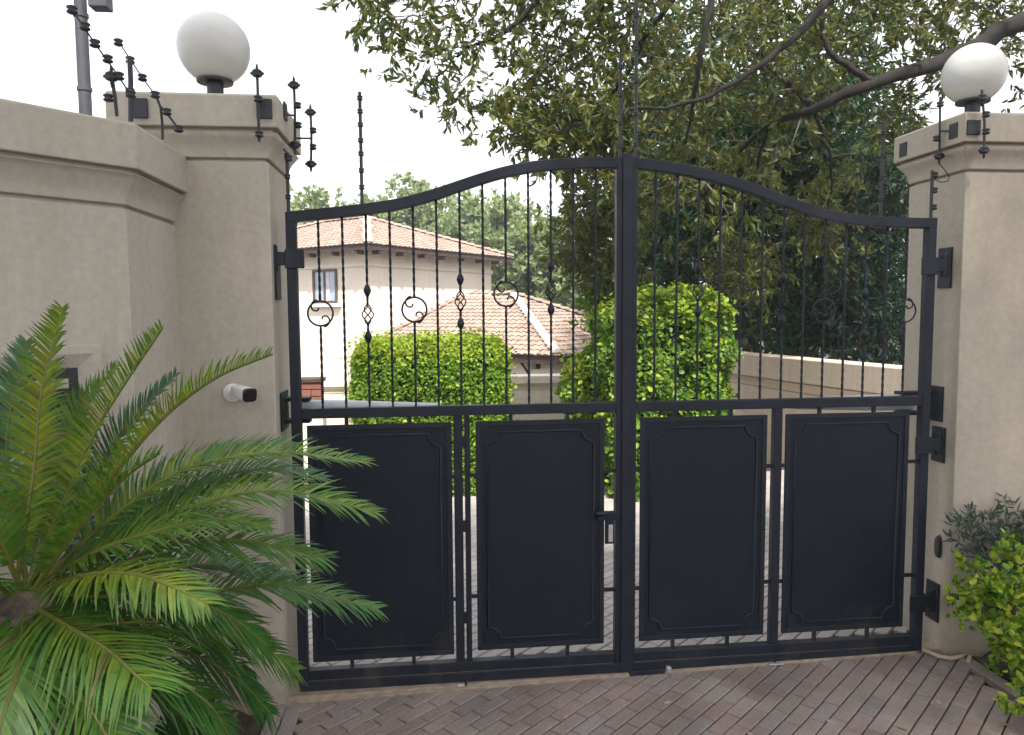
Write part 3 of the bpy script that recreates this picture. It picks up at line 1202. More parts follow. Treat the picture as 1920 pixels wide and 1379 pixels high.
yc = LPY0 - .055
pc = aY(496, 205, yc)
bracket('black insulated bracket on the front of the cap under the globe lamp, beside the cycad', [aY(482, 128, yc - .05), aY(484, 200, yc - .05), aY(486, 266, yc - .04)],
        [aY(486, 252, yc - .045), aY(484, 186, yc - .05)], [aY(482, 138, yc - .05)], plate=((pc[0], yc - .006, pc[2]), V(.030, 0, 0), V(0, .006, 0), V(0, 0, .038)))
xc = LPX1 + .055
bracket('black bracket with bobbins hanging at the cap corner above the hinge', [aY(551, 148, .04), aY(553, 215, .04), aY(553, 290, .04)],
        [aY(558, 198, .04), aY(559, 235, .04)], [aY(551, 160, .04), aY(553, 272, .04)], arm=[(xc, .02, aY(551, 217, .04)[2]), aY(551, 217, .04)],
        plate=((xc + .004, .02, aY(551, 212, .04)[2]), V(.004, 0, 0), V(0, .03, 0), V(0, 0, .035)))
bracket('black bracket with bobbins hanging against the sky behind the cap corner', [aY(582, 200, .26), aY(584, 255, .26), aY(583, 320, .26)],
        [aY(587, 245, .26), aY(587, 276, .26)], [aY(582, 211, .26), aY(583, 308, .26)], arm=[(xc - .02, .26, aY(583, 260, .26)[2]), aY(583, 260, .26)])
bracket('short black bracket below the cap corner by the top hinge', [aY(541, 288, -.02), aY(541, 300, -.02)], [aY(541, 297, -.02)], arm=[(xc, -.02, aY(541, 280, -.02)[2]), aY(541, 290, -.02)])
# pillar on the shrub side
yr = RPY0 - .055
pc = aY(1824, 240, yr)
bracket('black insulated bracket on the front of the cap below the globe, shrub side', [aY(1841, 170, yr - .04), aY(1846, 230, yr - .04), aY(1845, 292, yr - .04)],
        [aY(1849, 215, yr - .04), aY(1849, 247, yr - .04)], [aY(1841, 184, yr - .04), aY(1845, 282, yr - .04)], plate=((pc[0], yr - .006, pc[2]), V(.030, 0, 0), V(0, .006, 0), V(0, 0, .032)))
xr_ = RPX0 - .055
p1 = atX(1788, 246, xr_)
bracket('black insulated bracket hanging beside the cap face towards the gate, shrub side', [aY(1763, 182, .02), aY(1762, 240, .02), aY(1761, 308, .02)],
        [aY(1756, 260, .02), aY(1763, 196, .02)], [aY(1761, 293, .02)], arm=[aY(1763, 246, .02), p1],
        plate=(p1, V(.004, 0, 0), V(0, .028, 0), V(0, 0, .034)))
p2 = atX(1694, 281, xr_)
t = thing('wall_box', 'small dark box on the far corner of the cap, shrub side', 'box', p2)
MB().obox(p2, V(.005, 0, 0), V(0, .028, 0), V(0, 0, .034)).build('box_case', M['black'], t, bevel=.002)
t = thing('fence_wire', 'thin looped wire between the cap bracket and the gate upright', 'wire', aY(1762, 310, 0))
mb = MB()
mb.tube([aY(q[0], q[1], .01) for q in ((1762, 308), (1772, 320), (1780, 332), (1777, 340), (1765, 342), (1752, 337), (1747, 330))], .0022, 5)
mb.build('wire', M['black'], t)
# cluster on the splayed wall at the far side
yw = -.35
pc = aY(264, 204, LPY0 - .055)
bracket('leaning black bracket with bobbins in front of the street pole', [aY(135, 18, yw - .35), aY(178, 82, yw - .3), aY(222, 143, yw - .25), aY(246, 180, yw - .2)],
        [aY(135, 19, yw - .35), aY(159, 50, yw - .33), aY(178, 82, yw - .3), aY(202, 111, yw - .27), aY(223, 143, yw - .25), aY(245, 177, yw - .2)],
        [aY(209, 144, yw - .25)], rad=.003)
bracket('upright black bracket at the wall corner beside the street pole', [aY(210, 146, yw - .2), aY(215, 180, yw - .2), aY(219, 218, yw - .2)], [aY(203, 184, yw - .2)], rad=.0065)
bracket('thick upright black bracket at the cap corner nearest the street pole', [aY(243, 108, yw), aY(245, 150, yw), aY(245, 228, yw)],
        [aY(244, 172, yw)], [], rad=.0095, plate=((pc[0], LPY0 - .061, pc[2]), V(.028, 0, 0), V(0, .006, 0), V(0, 0, .038)))
bracket('thin slanting rod with four bobbins against the sky', [aY(222, 78, yw + .05), aY(245, 113, yw + .05), aY(267, 146, yw + .05), aY(292, 180, yw + .05)],
        [aY(222, 80, yw + .05), aY(244, 113, yw + .05), aY(267, 146, yw + .05), aY(291, 178, yw + .05)], rad=.0025)
bracket('slim black bracket standing on the wall return in front of the cap', [aY(291, 176, -.3), aY(301, 202, -.3), aY(304, 230, -.3), aY(305, 262, -.3)],
        [aY(313, 210, -.3), aY(335, 242, -.3)], [], arm=[aY(301, 200, -.3), aY(313, 213, -.3), aY(335, 242, -.3)], rad=.005)

# street pole behind the wall
pb = aY(165, 300, 4.6)
t = thing('street_pole', 'grey steel street pole rising behind the boundary wall', 'pole', (pb[0], 4.6, -.1))
mb = MB()
mb.tube([(pb[0], 4.6, -.2), (pb[0], 4.6, 3.0), (pb[0], 4.6, 6.5)], [.065, .06, .055], 16)
mb.build('shaft', M['pole'], t, smooth=True, auto=True)
mb = MB()
for px_, z in ((172, aY(165, 30, 4.6)[2]), (172, aY(165, 168, 4.6)[2])):
    mb.lathe((pb[0], 4.6, z), (0, 0, 1), [(.062, -.02), (.068, -.018), (.068, .018), (.062, .02)], 16)
mb.build('strap', M['pole'], t)
bx = aY(191, -6, 4.5)
mb = MB()
mb.box(bx[0] - .10, bx[0] + .07, 4.42, 4.58, bx[2] - .12, bx[2] + .2)
mb.build('junction_box', M['pole'], t, bevel=.01)

# hose at the foot of the pillar, shrub side
t = thing('garden_hose', 'sand coloured hose end curling round the foot of the pillar', 'hose', atZ(1770, 1228, .05))
mb = MB()
hp = [atZ(q[0], q[1], .055) for q in ((1718, 1212), (1738, 1222), (1760, 1231), (1782, 1235), (1800, 1232), (1812, 1228), (1818, 1232), (1815, 1242))]
mb.tube(np.array(hp), .010, 8)
mb.build('hose_tube', M['hose'], t, smooth=True)


# ------------------------------------------------------------------ foliage tools
def leaf_verts(p, d, w, L, W, fold=.35, curl=.12):
    """p,d,w arrays (N,3); returns (N,6,3): folded pointed leaf"""
    nrm = np.cross(d, w)
    L = np.asarray(L)[:, None]
    W = np.asarray(W)[:, None]
    out = np.empty((len(p), 6, 3))
    out[:, 0] = p
    out[:, 1] = p + d * L * .32 + w * W + nrm * W * fold
    out[:, 2] = p + d * L * .68 + w * W * .8 + nrm * (W * fold - L * curl * .5)
    out[:, 3] = p + d * L - nrm * L * curl
    out[:, 4] = p + d * L * .68 - w * W * .8 + nrm * (W * fold - L * curl * .5)
    out[:, 5] = p + d * L * .32 - w * W + nrm * W * fold
    return out


LF = [(0, 1, 2, 3), (0, 3, 4, 5)]


def rand_unit(n):
    return unit(RNG.normal(size=(n, 3)))


def twig_leaves(o, t, l, k, L, W, droop=.3, spread=.9):
    """o,t (N,3) twig starts/directions, l (N,) lengths, k leaves each"""
    n = len(o)
    s_ = RNG.uniform(.12, 1.0, (n, k))
    p = o[:, None] + t[:, None] * (s_ * l[:, None])[..., None]
    p[..., 2] -= droop * .25 * (s_ ** 2) * l[:, None]
    p = p.reshape(-1, 3)
    tt = np.repeat(t, k, 0)
    d = unit(tt * .75 + rand_unit(len(p)) * spread + V(0, 0, -droop))
    w = unit(np.cross(d, rand_unit(len(p)) + V(0, 0, .8)))
    sz = RNG.uniform(.65, 1.2, len(p))
    return leaf_verts(p, d, w, L * sz, W * sz)


def in_poly(px, py, poly):
    P_ = np.asarray(poly, float)
    ins = np.zeros(len(px), bool)
    j = len(P_) - 1
    for i in range(len(P_)):
        c1 = (P_[i, 1] > py) != (P_[j, 1] > py)
        with np.errstate(divide='ignore', invalid='ignore'):
            xx = (P_[j, 0] - P_[i, 0]) * (py - P_[i, 1]) / (P_[j, 1] - P_[i, 1]) + P_[i, 0]
        ins ^= c1 & (px < xx)
        j = i
    return ins


def sample_region(poly, n, y0, y1):
    P_ = np.asarray(poly, float)
    lo, hi = P_.min(0), P_.max(0)
    out = np.zeros((0, 3))
    while len(out) < n:
        px = RNG.uniform(lo[0], hi[0], n * 2)
        py = RNG.uniform(lo[1], hi[1], n * 2)
        k = in_poly(px, py, P_)
        q = atY(px[k], py[k], RNG.uniform(y0, y1, k.sum()))
        out = np.concatenate([out, q])
    return out[:n]


def clump_leaves(centres, twigs, sig, l, k, L, W, droop=.3, up=.1):
    n = len(centres) * twigs
    c = np.repeat(centres, twigs, 0)
    off = RNG.normal(size=(n, 3)) * sig
    o = c + off * .45
    t = unit(off + RNG.normal(size=(n, 3)) * sig * .6 + V(0, 0, up) * sig)
    return o, t, RNG.uniform(.6, 1.2, n) * l, twig_leaves(o, t, RNG.uniform(.6, 1.2, n) * l, k, L, W, droop)


def connect(limbs, centres, rad0=.010, rad1=.004, sag=.06, maxlen=2.2):
    """grow a branch from the nearest existing wood to every clump centre"""
    nodes = np.concatenate([np.asarray(l, float) for l in limbs])
    todo = list(range(len(centres)))
    dist = np.array([np.min(np.linalg.norm(nodes - c, axis=1)) for c in centres])
    near_i = np.array([np.argmin(np.linalg.norm(nodes - c, axis=1)) for c in centres])
    mb_ = MB()
    done = np.zeros(len(centres), bool)
    for _ in range(len(centres)):
        dd = np.where(done, 1e9, dist)
        i = int(np.argmin(dd))
        done[i] = True
        a, b2 = nodes[near_i[i]], centres[i]
        ln = np.linalg.norm(b2 - a)
        if ln < .02 or ln > maxlen:
            continue
        m_ = (a + b2) / 2 + RNG.normal(size=3) * ln * .08 + V(0, 0, sag * ln)
        tt = np.linspace(0, 1, 5)[:, None]
        pts = (1 - tt) ** 2 * a + 2 * tt * (1 - tt) * m_ + tt ** 2 * b2
        mb_.tube(pts, np.linspace(rad0, rad1, 5) * RNG.uniform(.8, 1.3), 4, cap=False)
        new = pts[2:]
        k0 = len(nodes)
        nodes = np.concatenate([nodes, new])
        for q, c in enumerate(centres):
            if not done[q]:
                d2 = np.linalg.norm(new - c, axis=1)
                if d2.min() < dist[q]:
                    dist[q] = d2.min()
                    near_i[q] = k0 + int(np.argmin(d2))
    return mb_


def bez(pts, n=24):
    """smooth polyline through points (Catmull-Rom)"""
    P_ = np.asarray(pts, float)
    P_ = np.concatenate([[2 * P_[0] - P_[1]], P_, [2 * P_[-1] - P_[-2]]])
    out = []
    segs = len(P_) - 3
    for i in range(segs):
        p0, p1, p2, p3 = P_[i:i + 4]
        for t_ in np.linspace(0, 1, max(3, n // segs), endpoint=(i == segs - 1)):
            out.append(.5 * (2 * p1 + (-p0 + p2) * t_ + (2 * p0 - 5 * p1 + 4 * p2 - p3) * t_ ** 2 + (-p0 + 3 * p1 - 3 * p2 + p3) * t_ ** 3))
    return np.array(out)


# ------------------------------------------------------------------ overhanging olive-leaved tree (trunk outside the frame)
root = atY(2300, -60, 3.2)
tb = V(root[0] + .7, 3.4, float(gz(6, 3.4)))
treeA = thing('tree', 'large olive leaved tree arching over the gate from the right', 'tree', tb)
trunk = bez([tb + V(0, 0, -.2), tb + V(-.05, 0, 1.4), tb + V(-.35, -.05, 2.6), root], 24)
mb = MB()
mb.tube(trunk, np.linspace(.27, .17, len(trunk)) * (1 + .05 * np.sin(np.arange(len(trunk)) * 1.7)), 14)
mb.build('trunk', M['bark'], treeA, smooth=True)
limbs_px = [
    ([(2300, -60, 3.2), (2080, -20, 2.8), (1910, 45, 2.5), (1790, 108, 2.4), (1640, 156, 2.4), (1530, 205, 2.6), (1440, 240, 3.1), (1340, 330, 3.8)], (.105, .014)),
    ([(2300, -60, 3.2), (2050, -260, 2.6), (1750, -330, 2.4), (1400, -260, 2.4), (1100, -150, 2.6), (860, -60, 2.9), (700, 20, 3.1)], (.13, .012)),
    ([(1750, -330, 2.4), (1600, -60, 2.3), (1500, 62, 2.3), (1400, 140, 2.35), (1290, 196, 2.4), (1180, 205, 2.5), (1060, 222, 2.6)], (.036, .008)),
    ([(1400, -260, 2.4), (1340, -20, 2.3), (1318, 80, 2.3), (1304, 170, 2.4), (1285, 270, 2.6)], (.035, .010)),
    ([(1400, -260, 2.4), (1270, -20, 2.7), (1215, 60, 2.8), (1180, 130, 2.9), (1120, 200, 3.0), (1040, 250, 3.0)], (.03, .007)),
    ([(1100, -150, 2.6), (1010, -5, 2.8), (955, 55, 2.9), (905, 80, 3.0), (850, 110, 3.0), (810, 170, 3.0)], (.03, .006)),
    ([(1100, -150, 2.6), (1130, -10, 2.7), (1110, 60, 2.9), (1010, 140, 3.0), (930, 210, 3.1)], (.022, .006)),
    ([(1530, 205, 2.6), (1450, 130, 3.2), (1380, 60, 4.2), (1320, -60, 4.4)], (.035, .01)),
    ([(1640, 156, 2.4), (1560, 100, 2.4), (1540, 20, 2.5), (1580, -80, 2.8)], (.03, .01)),
    ([(1340, 330, 3.8), (1240, 360, 4.2), (1130, 390, 4.6), (1050, 430, 4.5)], (.02, .006)),
    ([(1440, 240, 3.1), (1400, 380, 3.7), (1370, 470, 4.4), (1390, 540, 4.4)], (.016, .005)),
    ([(1530, 205, 2.6), (1560, 330, 3.2), (1540, 420, 3.9), (1500, 450, 3.9)], (.016, .005)),
]
limbs3 = []
mb = MB()
for pts, (r0, r1) in limbs_px:
    c = bez([atY(*q) for q in pts], 30)
    c[1:-1] += RNG.normal(size=(len(c) - 2, 3)) * .008
    limbs3.append(c)
    mb.tube(c, np.linspace(r0, r1, len(c)), 8)
o = mb.build('limbs', M['bark'], treeA, smooth=True)
o['kind'] = 'stuff'
zones = [
    # polygon, clumps, y range, twigs, leaves, sigma
    ([(640, -90), (655, 5), (700, 55), (745, 95), (770, 150), (805, 195), (860, 225), (930, 250), (1010, 260), (1190, 240), (1190, -90)], 112, (2.4, 3.8), 9, 8, .125),
    ([(900, 225), (955, 262), (945, 296), (1000, 316), (1075, 318), (1190, 330), (1190, 200), (1000, 200)], 38, (2.6, 3.6), 9, 9, .11),
    ([(1090, 330), (1040, 400), (1012, 425), (1050, 470), (1100, 520), (1165, 545), (1195, 540), (1195, 320)], 62, (4.0, 5.2), 10, 9, .15),
    ([(1185, -90), (1185, 210), (1330, 250), (1530, 230), (1640, 190), (1760, 140), (1940, 70), (1960, -90)], 150, (2.5, 4.8), 9, 9, .14),
    ([(1185, 210), (1195, 460), (1300, 470), (1420, 400), (1560, 380), (1660, 290), (1620, 210), (1400, 240)], 44, (2.6, 4.8), 8, 9, .13),
    ([(1350, 470), (1340, 560), (1430, 570), (1460, 480)], 14, (3.9, 4.6), 9, 9, .12),
    ([(1480, 400), (1490, 470), (1600, 470), (1600, 400)], 10, (3.6, 4.2), 9, 9, .12),
    ([(1620, 170), (1640, 260), (1720, 250), (1760, 170)], 16, (3.2, 4.4), 7, 8, .12),
    ([(1870, 60), (1880, 190), (1960, 200), (1960, 40)], 9, (3.0, 4.4), 6, 7, .12),
]
C_all, Lv, TW = [], [], []
for poly, nc, yr_, tw, k, sg in zones:
    c = sample_region(poly, nc, *yr_)
    C_all.append(c)
    o_, t_, l_, lv = clump_leaves(c, tw, sg, .19, k, .086, .0150, .45)
    Lv.append(lv)
    TW.append((o_, t_, l_))
# crown above and right of the frame (casts the shade on the entrance)
c_top = sample_region([(600, -210), (2080, -210), (2180, 60), (2500, 100), (2900, -400), (2300, -680), (1300, -640), (700, -400)], 120, .9, 4.6)
o_, t_, l_, lv = clump_leaves(c_top, 14, .26, .26, 10, .095, .018, .4)
Lv.append(lv)
cm = connect(limbs3, np.concatenate(C_all), .009, .003)
for (o_, t_, l_) in TW:
    for i in range(0, len(o_), 2):
        cm.tube([o_[i], o_[i] + t_[i] * l_[i] * .5 - V(0, 0, .01), o_[i] + t_[i] * l_[i] - V(0, 0, .1 * l_[i])], (.0024, .002, .0012), 3, cap=False)
o = cm.build('twigs', M['twig'], treeA)
o['kind'] = 'stuff'
o = quads_obj('crown', np.concatenate(Lv), 6, LF, M['leafA'], treeA)
o['kind'] = 'stuff'

# ------------------------------------------------------------------ unseen tree added behind the viewer, crown shaped to shade the entrance
st_b = V(-3.6, -6.4, -.05)
shade_tree = thing('tree', 'broad unseen tree added behind the viewer to shade the entrance', 'tree', st_b)
st_c = V(1.6, -4.9, 7.0)
stl = [bez([st_b, st_b + V(.3, .2, 2.4), V(-1.6, -5.0, 5.2), st_c + V(0, 0, .4)], 24),
       bez([V(-1.6, -5.0, 5.2), V(-2.4, -3.6, 6.4), V(-2.8, -2.6, 7.2)], 12), bez([V(-1.6, -5.0, 5.2), V(.6, -5.4, 6.4), V(2.2, -5.2, 7.2)], 12)]
mb = MB()
for c, (r0, r1) in zip(stl, ((.24, .06), (.10, .03), (.10, .03))):
    mb.tube(c, np.linspace(r0, r1, len(c)), 12)
mb.build('trunk', M['bark'], shade_tree, smooth=True)
cs = unit(RNG.normal(size=(370, 3))) * (RNG.uniform(0, 1, (370, 1)) ** .4) * V(4.7, 2.4, 1.5) + st_c
_, _, _, lv = clump_leaves(cs, 12, .28, .32, 9, .14, .028, .35)
q = quads_obj('crown', lv, 6, LF, M['leafA'], shade_tree)
q['kind'] = 'stuff'
q = connect(stl, cs, .02, .006, .1, 6).build('limbs', M['bark'], shade_tree)
q['kind'] = 'stuff'

# ------------------------------------------------------------------ dense trees behind the garden wall on the right
def tree(label, base, lean, trunk_r, crown_polys, mat, bm, L, W, yr_, droop=.3, twk=(11, 9), sg=.22, name='tree', stems=1):
    t_ = thing(name, label, 'tree', base)
    cs_ = []
    for poly, nc in crown_polys:
        cs_.append(sample_region(poly, nc, *yr_))
    cc = np.concatenate(cs_)
    top = V(cc[:, 0].mean(), cc[:, 1].mean(), np.quantile(cc[:, 2], .8))
    lim = []
    mb_ = MB()
    for k in range(stems):
        b2 = base + V(RNG.normal(0, .18), RNG.normal(0, .18), -.2) * (1 if k else 0)
        tp = top + (V(*RNG.normal(0, .7, 2), 0) if k else V(0, 0, 0))
        cvs = bez([b2, b2 * .66 + tp * .34 + V(lean, 0, 0), b2 * .33 + tp * .67 + V(lean * .6, 0, .1), tp], 20)
        lim.append(cvs)
        mb_.tube(cvs, np.linspace(trunk_r, trunk_r * .25, len(cvs)) * (1 if k == 0 else .55), 10)
    mb_.build('trunk', bm, t_, smooth=True)
    cm_ = connect(lim, cc, .022, .006, .1, 6)
    q = cm_.build('limbs', bm, t_)
    q['kind'] = 'stuff'
    _, _, _, lv_ = clump_leaves(cc, twk[0], sg, sg * 1.3, twk[1], L, W, droop)
    q = quads_obj('crown', lv_, 6, LF, mat, t_)
    q['kind'] = 'stuff'
    return t_


bB = V(*atY(1415, 640, 6.6)[:2], -.9)
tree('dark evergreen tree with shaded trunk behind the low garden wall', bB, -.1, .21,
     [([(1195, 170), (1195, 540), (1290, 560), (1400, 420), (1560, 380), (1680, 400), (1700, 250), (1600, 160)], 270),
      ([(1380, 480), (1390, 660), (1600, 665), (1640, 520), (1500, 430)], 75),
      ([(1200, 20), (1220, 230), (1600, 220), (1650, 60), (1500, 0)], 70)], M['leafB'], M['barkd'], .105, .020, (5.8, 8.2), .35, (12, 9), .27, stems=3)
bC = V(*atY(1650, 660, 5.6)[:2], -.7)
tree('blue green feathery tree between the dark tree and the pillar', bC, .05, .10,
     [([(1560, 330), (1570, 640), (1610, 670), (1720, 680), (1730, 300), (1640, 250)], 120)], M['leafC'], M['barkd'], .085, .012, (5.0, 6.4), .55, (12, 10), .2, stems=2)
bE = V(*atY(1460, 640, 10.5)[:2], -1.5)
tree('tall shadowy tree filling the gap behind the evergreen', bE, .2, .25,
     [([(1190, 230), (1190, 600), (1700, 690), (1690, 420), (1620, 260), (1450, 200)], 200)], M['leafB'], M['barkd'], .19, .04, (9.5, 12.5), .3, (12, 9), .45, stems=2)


# ------------------------------------------------------------------ clipped hedges
def hedge(label, x0, x1, y0, y1, z0, z1, n, L, W, mat, rnd=.14, lump=.05, name='hedge', deep=.035, tops=.75):
    t_ = thing(name, label, 'hedge', ((x0 + x1) / 2, (y0 + y1) / 2, z0))
    m_ = .11
    mb_ = MB()
    mb_.box(x0 + m_, x1 - m_, y0 + m_, y1 - m_, z0, z1 - m_ - .03)
    mb_.build('stems', M['core'], t_, bevel=.05)
    ax, ay, az = (x1 - x0), (y1 - y0), (z1 - z0)
    areas = np.array([ax * az * 1.3, ax * az * .5, ay * az, ay * az, ax * ay * 1.5])
    f_ = RNG.choice(5, n, p=areas / areas.sum())
    u_ = RNG.uniform(0, 1, (n, 2))
    p = np.empty((n, 3))
    nr = np.empty((n, 3))
    for k, (fix, val, nn) in enumerate(((1, y0, (0, -1, 0)), (1, y1, (0, 1, 0)), (0, x0, (-1, 0, 0)), (0, x1, (1, 0, 0)), (2, z1, (0, 0, 1)))):
        s_ = f_ == k
        a = u_[s_]
        q = np.empty((s_.sum(), 3))
        if fix == 1:
            q[:, 0] = x0 + a[:, 0] * ax
            q[:, 1] = val
            q[:, 2] = z0 + a[:, 1] * az
        elif fix == 0:
            q[:, 0] = val
            q[:, 1] = y0 + a[:, 0] * ay
            q[:, 2] = z0 + a[:, 1] * az
        else:
            q[:, 0] = x0 + a[:, 0] * ax
            q[:, 1] = y0 + a[:, 1] * ay
            q[:, 2] = val
        p[s_] = q
        nr[s_] = nn
    # rounded corners
    c = np.clip(p, V(x0 + rnd, y0 + rnd, z0 - 1), V(x1 - rnd, y1 - rnd, z1 - rnd))
    dvec = p - c
    ln = np.linalg.norm(dvec, axis=1, keepdims=True)
    rr = np.where(ln > rnd, rnd, ln)
    nr = unit(dvec + nr * .02)
    p = c + nr * rr
    # lumps
    ph = np.sin(p[:, 0] * 9 + 1.3 * np.sin(p[:, 2] * 7)) * np.sin(p[:, 2] * 8.3 + p[:, 1] * 6) * np.sin(p[:, 1] * 7.7 + p[:, 0] * 5)
    depth = RNG.exponential(deep, n)
    p += nr * (lump * ph - depth)[:, None]
    fn = unit(nr * .75 + V(0, -.12, .55) + rand_unit(n) * .75)
    d = unit(np.cross(fn, rand_unit(n)) + nr * .45 + V(0, 0, .15))
    w = unit(np.cross(fn, d))
    sz = RNG.uniform(.6, 1.25, n)
    # sprigs that stick out
    k = RNG.random(n) < .05
    p[k] += nr[k] * RNG.uniform(.02, .09, k.sum())[:, None]
    is_yellow = ((p[:, 2] > z1 - .10 - RNG.uniform(0, .14, n)) & (RNG.random(n) < tops)) | (k & (RNG.random(n) < .5))  # yellower leaves near the top and on some sprigs
    lvv = leaf_verts(p, d, w, L * sz, W * sz, .3)
    q = quads_obj('foliage', lvv[~is_yellow], 6, LF, mat, t_)
    q['kind'] = 'stuff'
    q = quads_obj('yellow_leaves', lvv[is_yellow], 6, LF, M['tops'], t_)
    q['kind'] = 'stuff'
    return t_


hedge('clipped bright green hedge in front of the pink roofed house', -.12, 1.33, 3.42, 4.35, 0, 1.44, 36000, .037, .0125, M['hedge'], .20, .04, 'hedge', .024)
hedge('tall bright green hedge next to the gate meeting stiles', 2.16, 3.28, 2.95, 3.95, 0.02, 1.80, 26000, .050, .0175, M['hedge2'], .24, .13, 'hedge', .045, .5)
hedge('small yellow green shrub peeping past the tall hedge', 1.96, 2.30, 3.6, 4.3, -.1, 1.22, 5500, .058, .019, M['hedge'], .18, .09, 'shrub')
# sprays of pale leaves above the small shrub
t = thing('shrub', 'pale leafy shoots rising beside the gate above the lower roof', 'shrub', (2.15, 4.6, 0))
cc = sample_region([(1105, 560), (1110, 600), (1160, 680), (1200, 680), (1200, 520), (1150, 520)], 26, 4.4, 4.9)
_, _, _, lv = clump_leaves(cc, 8, .10, .14, 8, .075, .022, .2)
q = quads_obj('foliage', lv, 6, LF, M['hedge'], t)
q['kind'] = 'stuff'
mb = connect([np.array([(2.35, 4.65, z) for z in np.linspace(0, 1.6, 8)])], cc, .012, .004)
mb.tube([(2.35, 4.65, -.1), (2.35, 4.65, 1.6)], .015, 6)
mb.build('stems', M['barkd'], t)

# ------------------------------------------------------------------ garden walls behind
t = thing('garden_wall', 'low cream garden wall with moulded coping under the dark tree', 'wall', (4.4, 3.4, 0))
mb = MB()
mb.sweep_profile([(3.95, 6.2), (4.126, 4.861), (4.549, 2.591), (4.95, .45)][::-1], [(-o_, z) for o_, z in coping(.86, .965, 1.2, .055, -.4)] + [(.22, 1.2), (.22, -.4)])
mb.build('wall_body', M['cream_wall'], t, bevel=.005, auto=True)
t = thing('garden_wall', 'low cream wall in front of the lower roofed building', 'wall', (.9, 5.6, 0))
zc_ = atY(630, 712, 5.4)[2]
mb = MB()
mb.sweep_profile([(-1.6, 5.5), (3.0, 5.5)], coping(zc_ - .17, zc_ - .09, zc_, .05, -1.2) + [(-.22, zc_), (-.22, -1.2)])
mb.build('wall_body', M['cream'], t, bevel=.005, auto=True)

# brick pier with dark cap
pp = atY(584, 730, 4.9)
t = thing('brick_pier', 'small red brick pier with dark cap behind the gate hinge', 'pier', (pp[0], 4.9, -.3))
zt = atY(584, 712, 4.9)[2]
z = zt - .03
k = 0
while z > zt - .30:
    for j in range(2):
        x_ = pp[0] - .055 + j * .11 + (.0 if k % 2 else .0)
        mb = MB()
        if k % 2:
            mb.box(x_ - .052, x_ + .052, 4.86, 5.08, z - .072, z - .004)
        else:
            mb.box(pp[0] - .107, pp[0] + .107, 4.86 + j * .112, 4.965 + j * .112, z - .072, z - .004)
        mb.build('brick', M['brick'], t, bevel=.004)
    z -= .076
    k += 1
MB().box(pp[0] - .12, pp[0] + .12, 4.85, 5.09, -.4, z - .002).build('plinth', M['cream'], t)
MB().box(pp[0] - .13, pp[0] + .13, 4.84, 5.10, zt - .03, zt + .012).build('cap', M['wood'], t, bevel=.006)


# ------------------------------------------------------------------ houses
def roof_tiles(C, u_, v_, wu, wv, h, mb_tiles, inset, tw=.14, th=.17):
    """tiles over a face: eave from C along u_ (length wu); slopes inward along v_ (run wv) rising h; hips inset on each end (inset0,inset1)"""
    sl = math.hypot(wv, h)
    up_ = unit(v_ * wv + V(0, 0, h))
    nr = unit(np.cross(u_, up_))
    if nr[2] < 0:
        nr = -nr
    rows = int(sl / th) + 1
    cols = int(wu / tw) + 1
    K = []
    for r_ in range(rows):
        f_ = (r_ * th) / sl
        lo, hi = inset[0] * f_ - .05, wu - inset[1] * f_ + .05
        for c_ in range(cols):
            x = (c_ + .5) * tw
            if x < lo or x > hi or r_ * th > sl - .05:
                continue
            K.append((x + RNG.normal(0, .006), r_ * th))
    tile = []
    for (x, s_) in K:
        o_ = C + u_ * x + up_ * (s_ - .03)
        l_ = min(th + .03, sl - s_ + .03)
        hgt = .030
        for q, (du, dn) in enumerate(((-.5, .0), (-.28, .75), (0, 1.0), (.28, .75), (.5, 0.0))):
            tile.append(o_ + u_ * du * tw + nr * (dn * hgt + .022))
        for q, (du, dn) in enumerate(((-.5, .0), (-.28, .75), (0, 1.0), (.28, .75), (.5, 0.0))):
            tile.append(o_ + u_ * du * tw * .94 + up_ * l_ + nr * (dn * hgt * .8 + .004))
    tile = np.array(tile).reshape(-1, 10, 3)
    for tl in tile:
        mb_tiles.add(tl, [(i, i + 1, i + 6, i + 5) for i in range(4)] + [(4, 3, 2, 1, 0)])


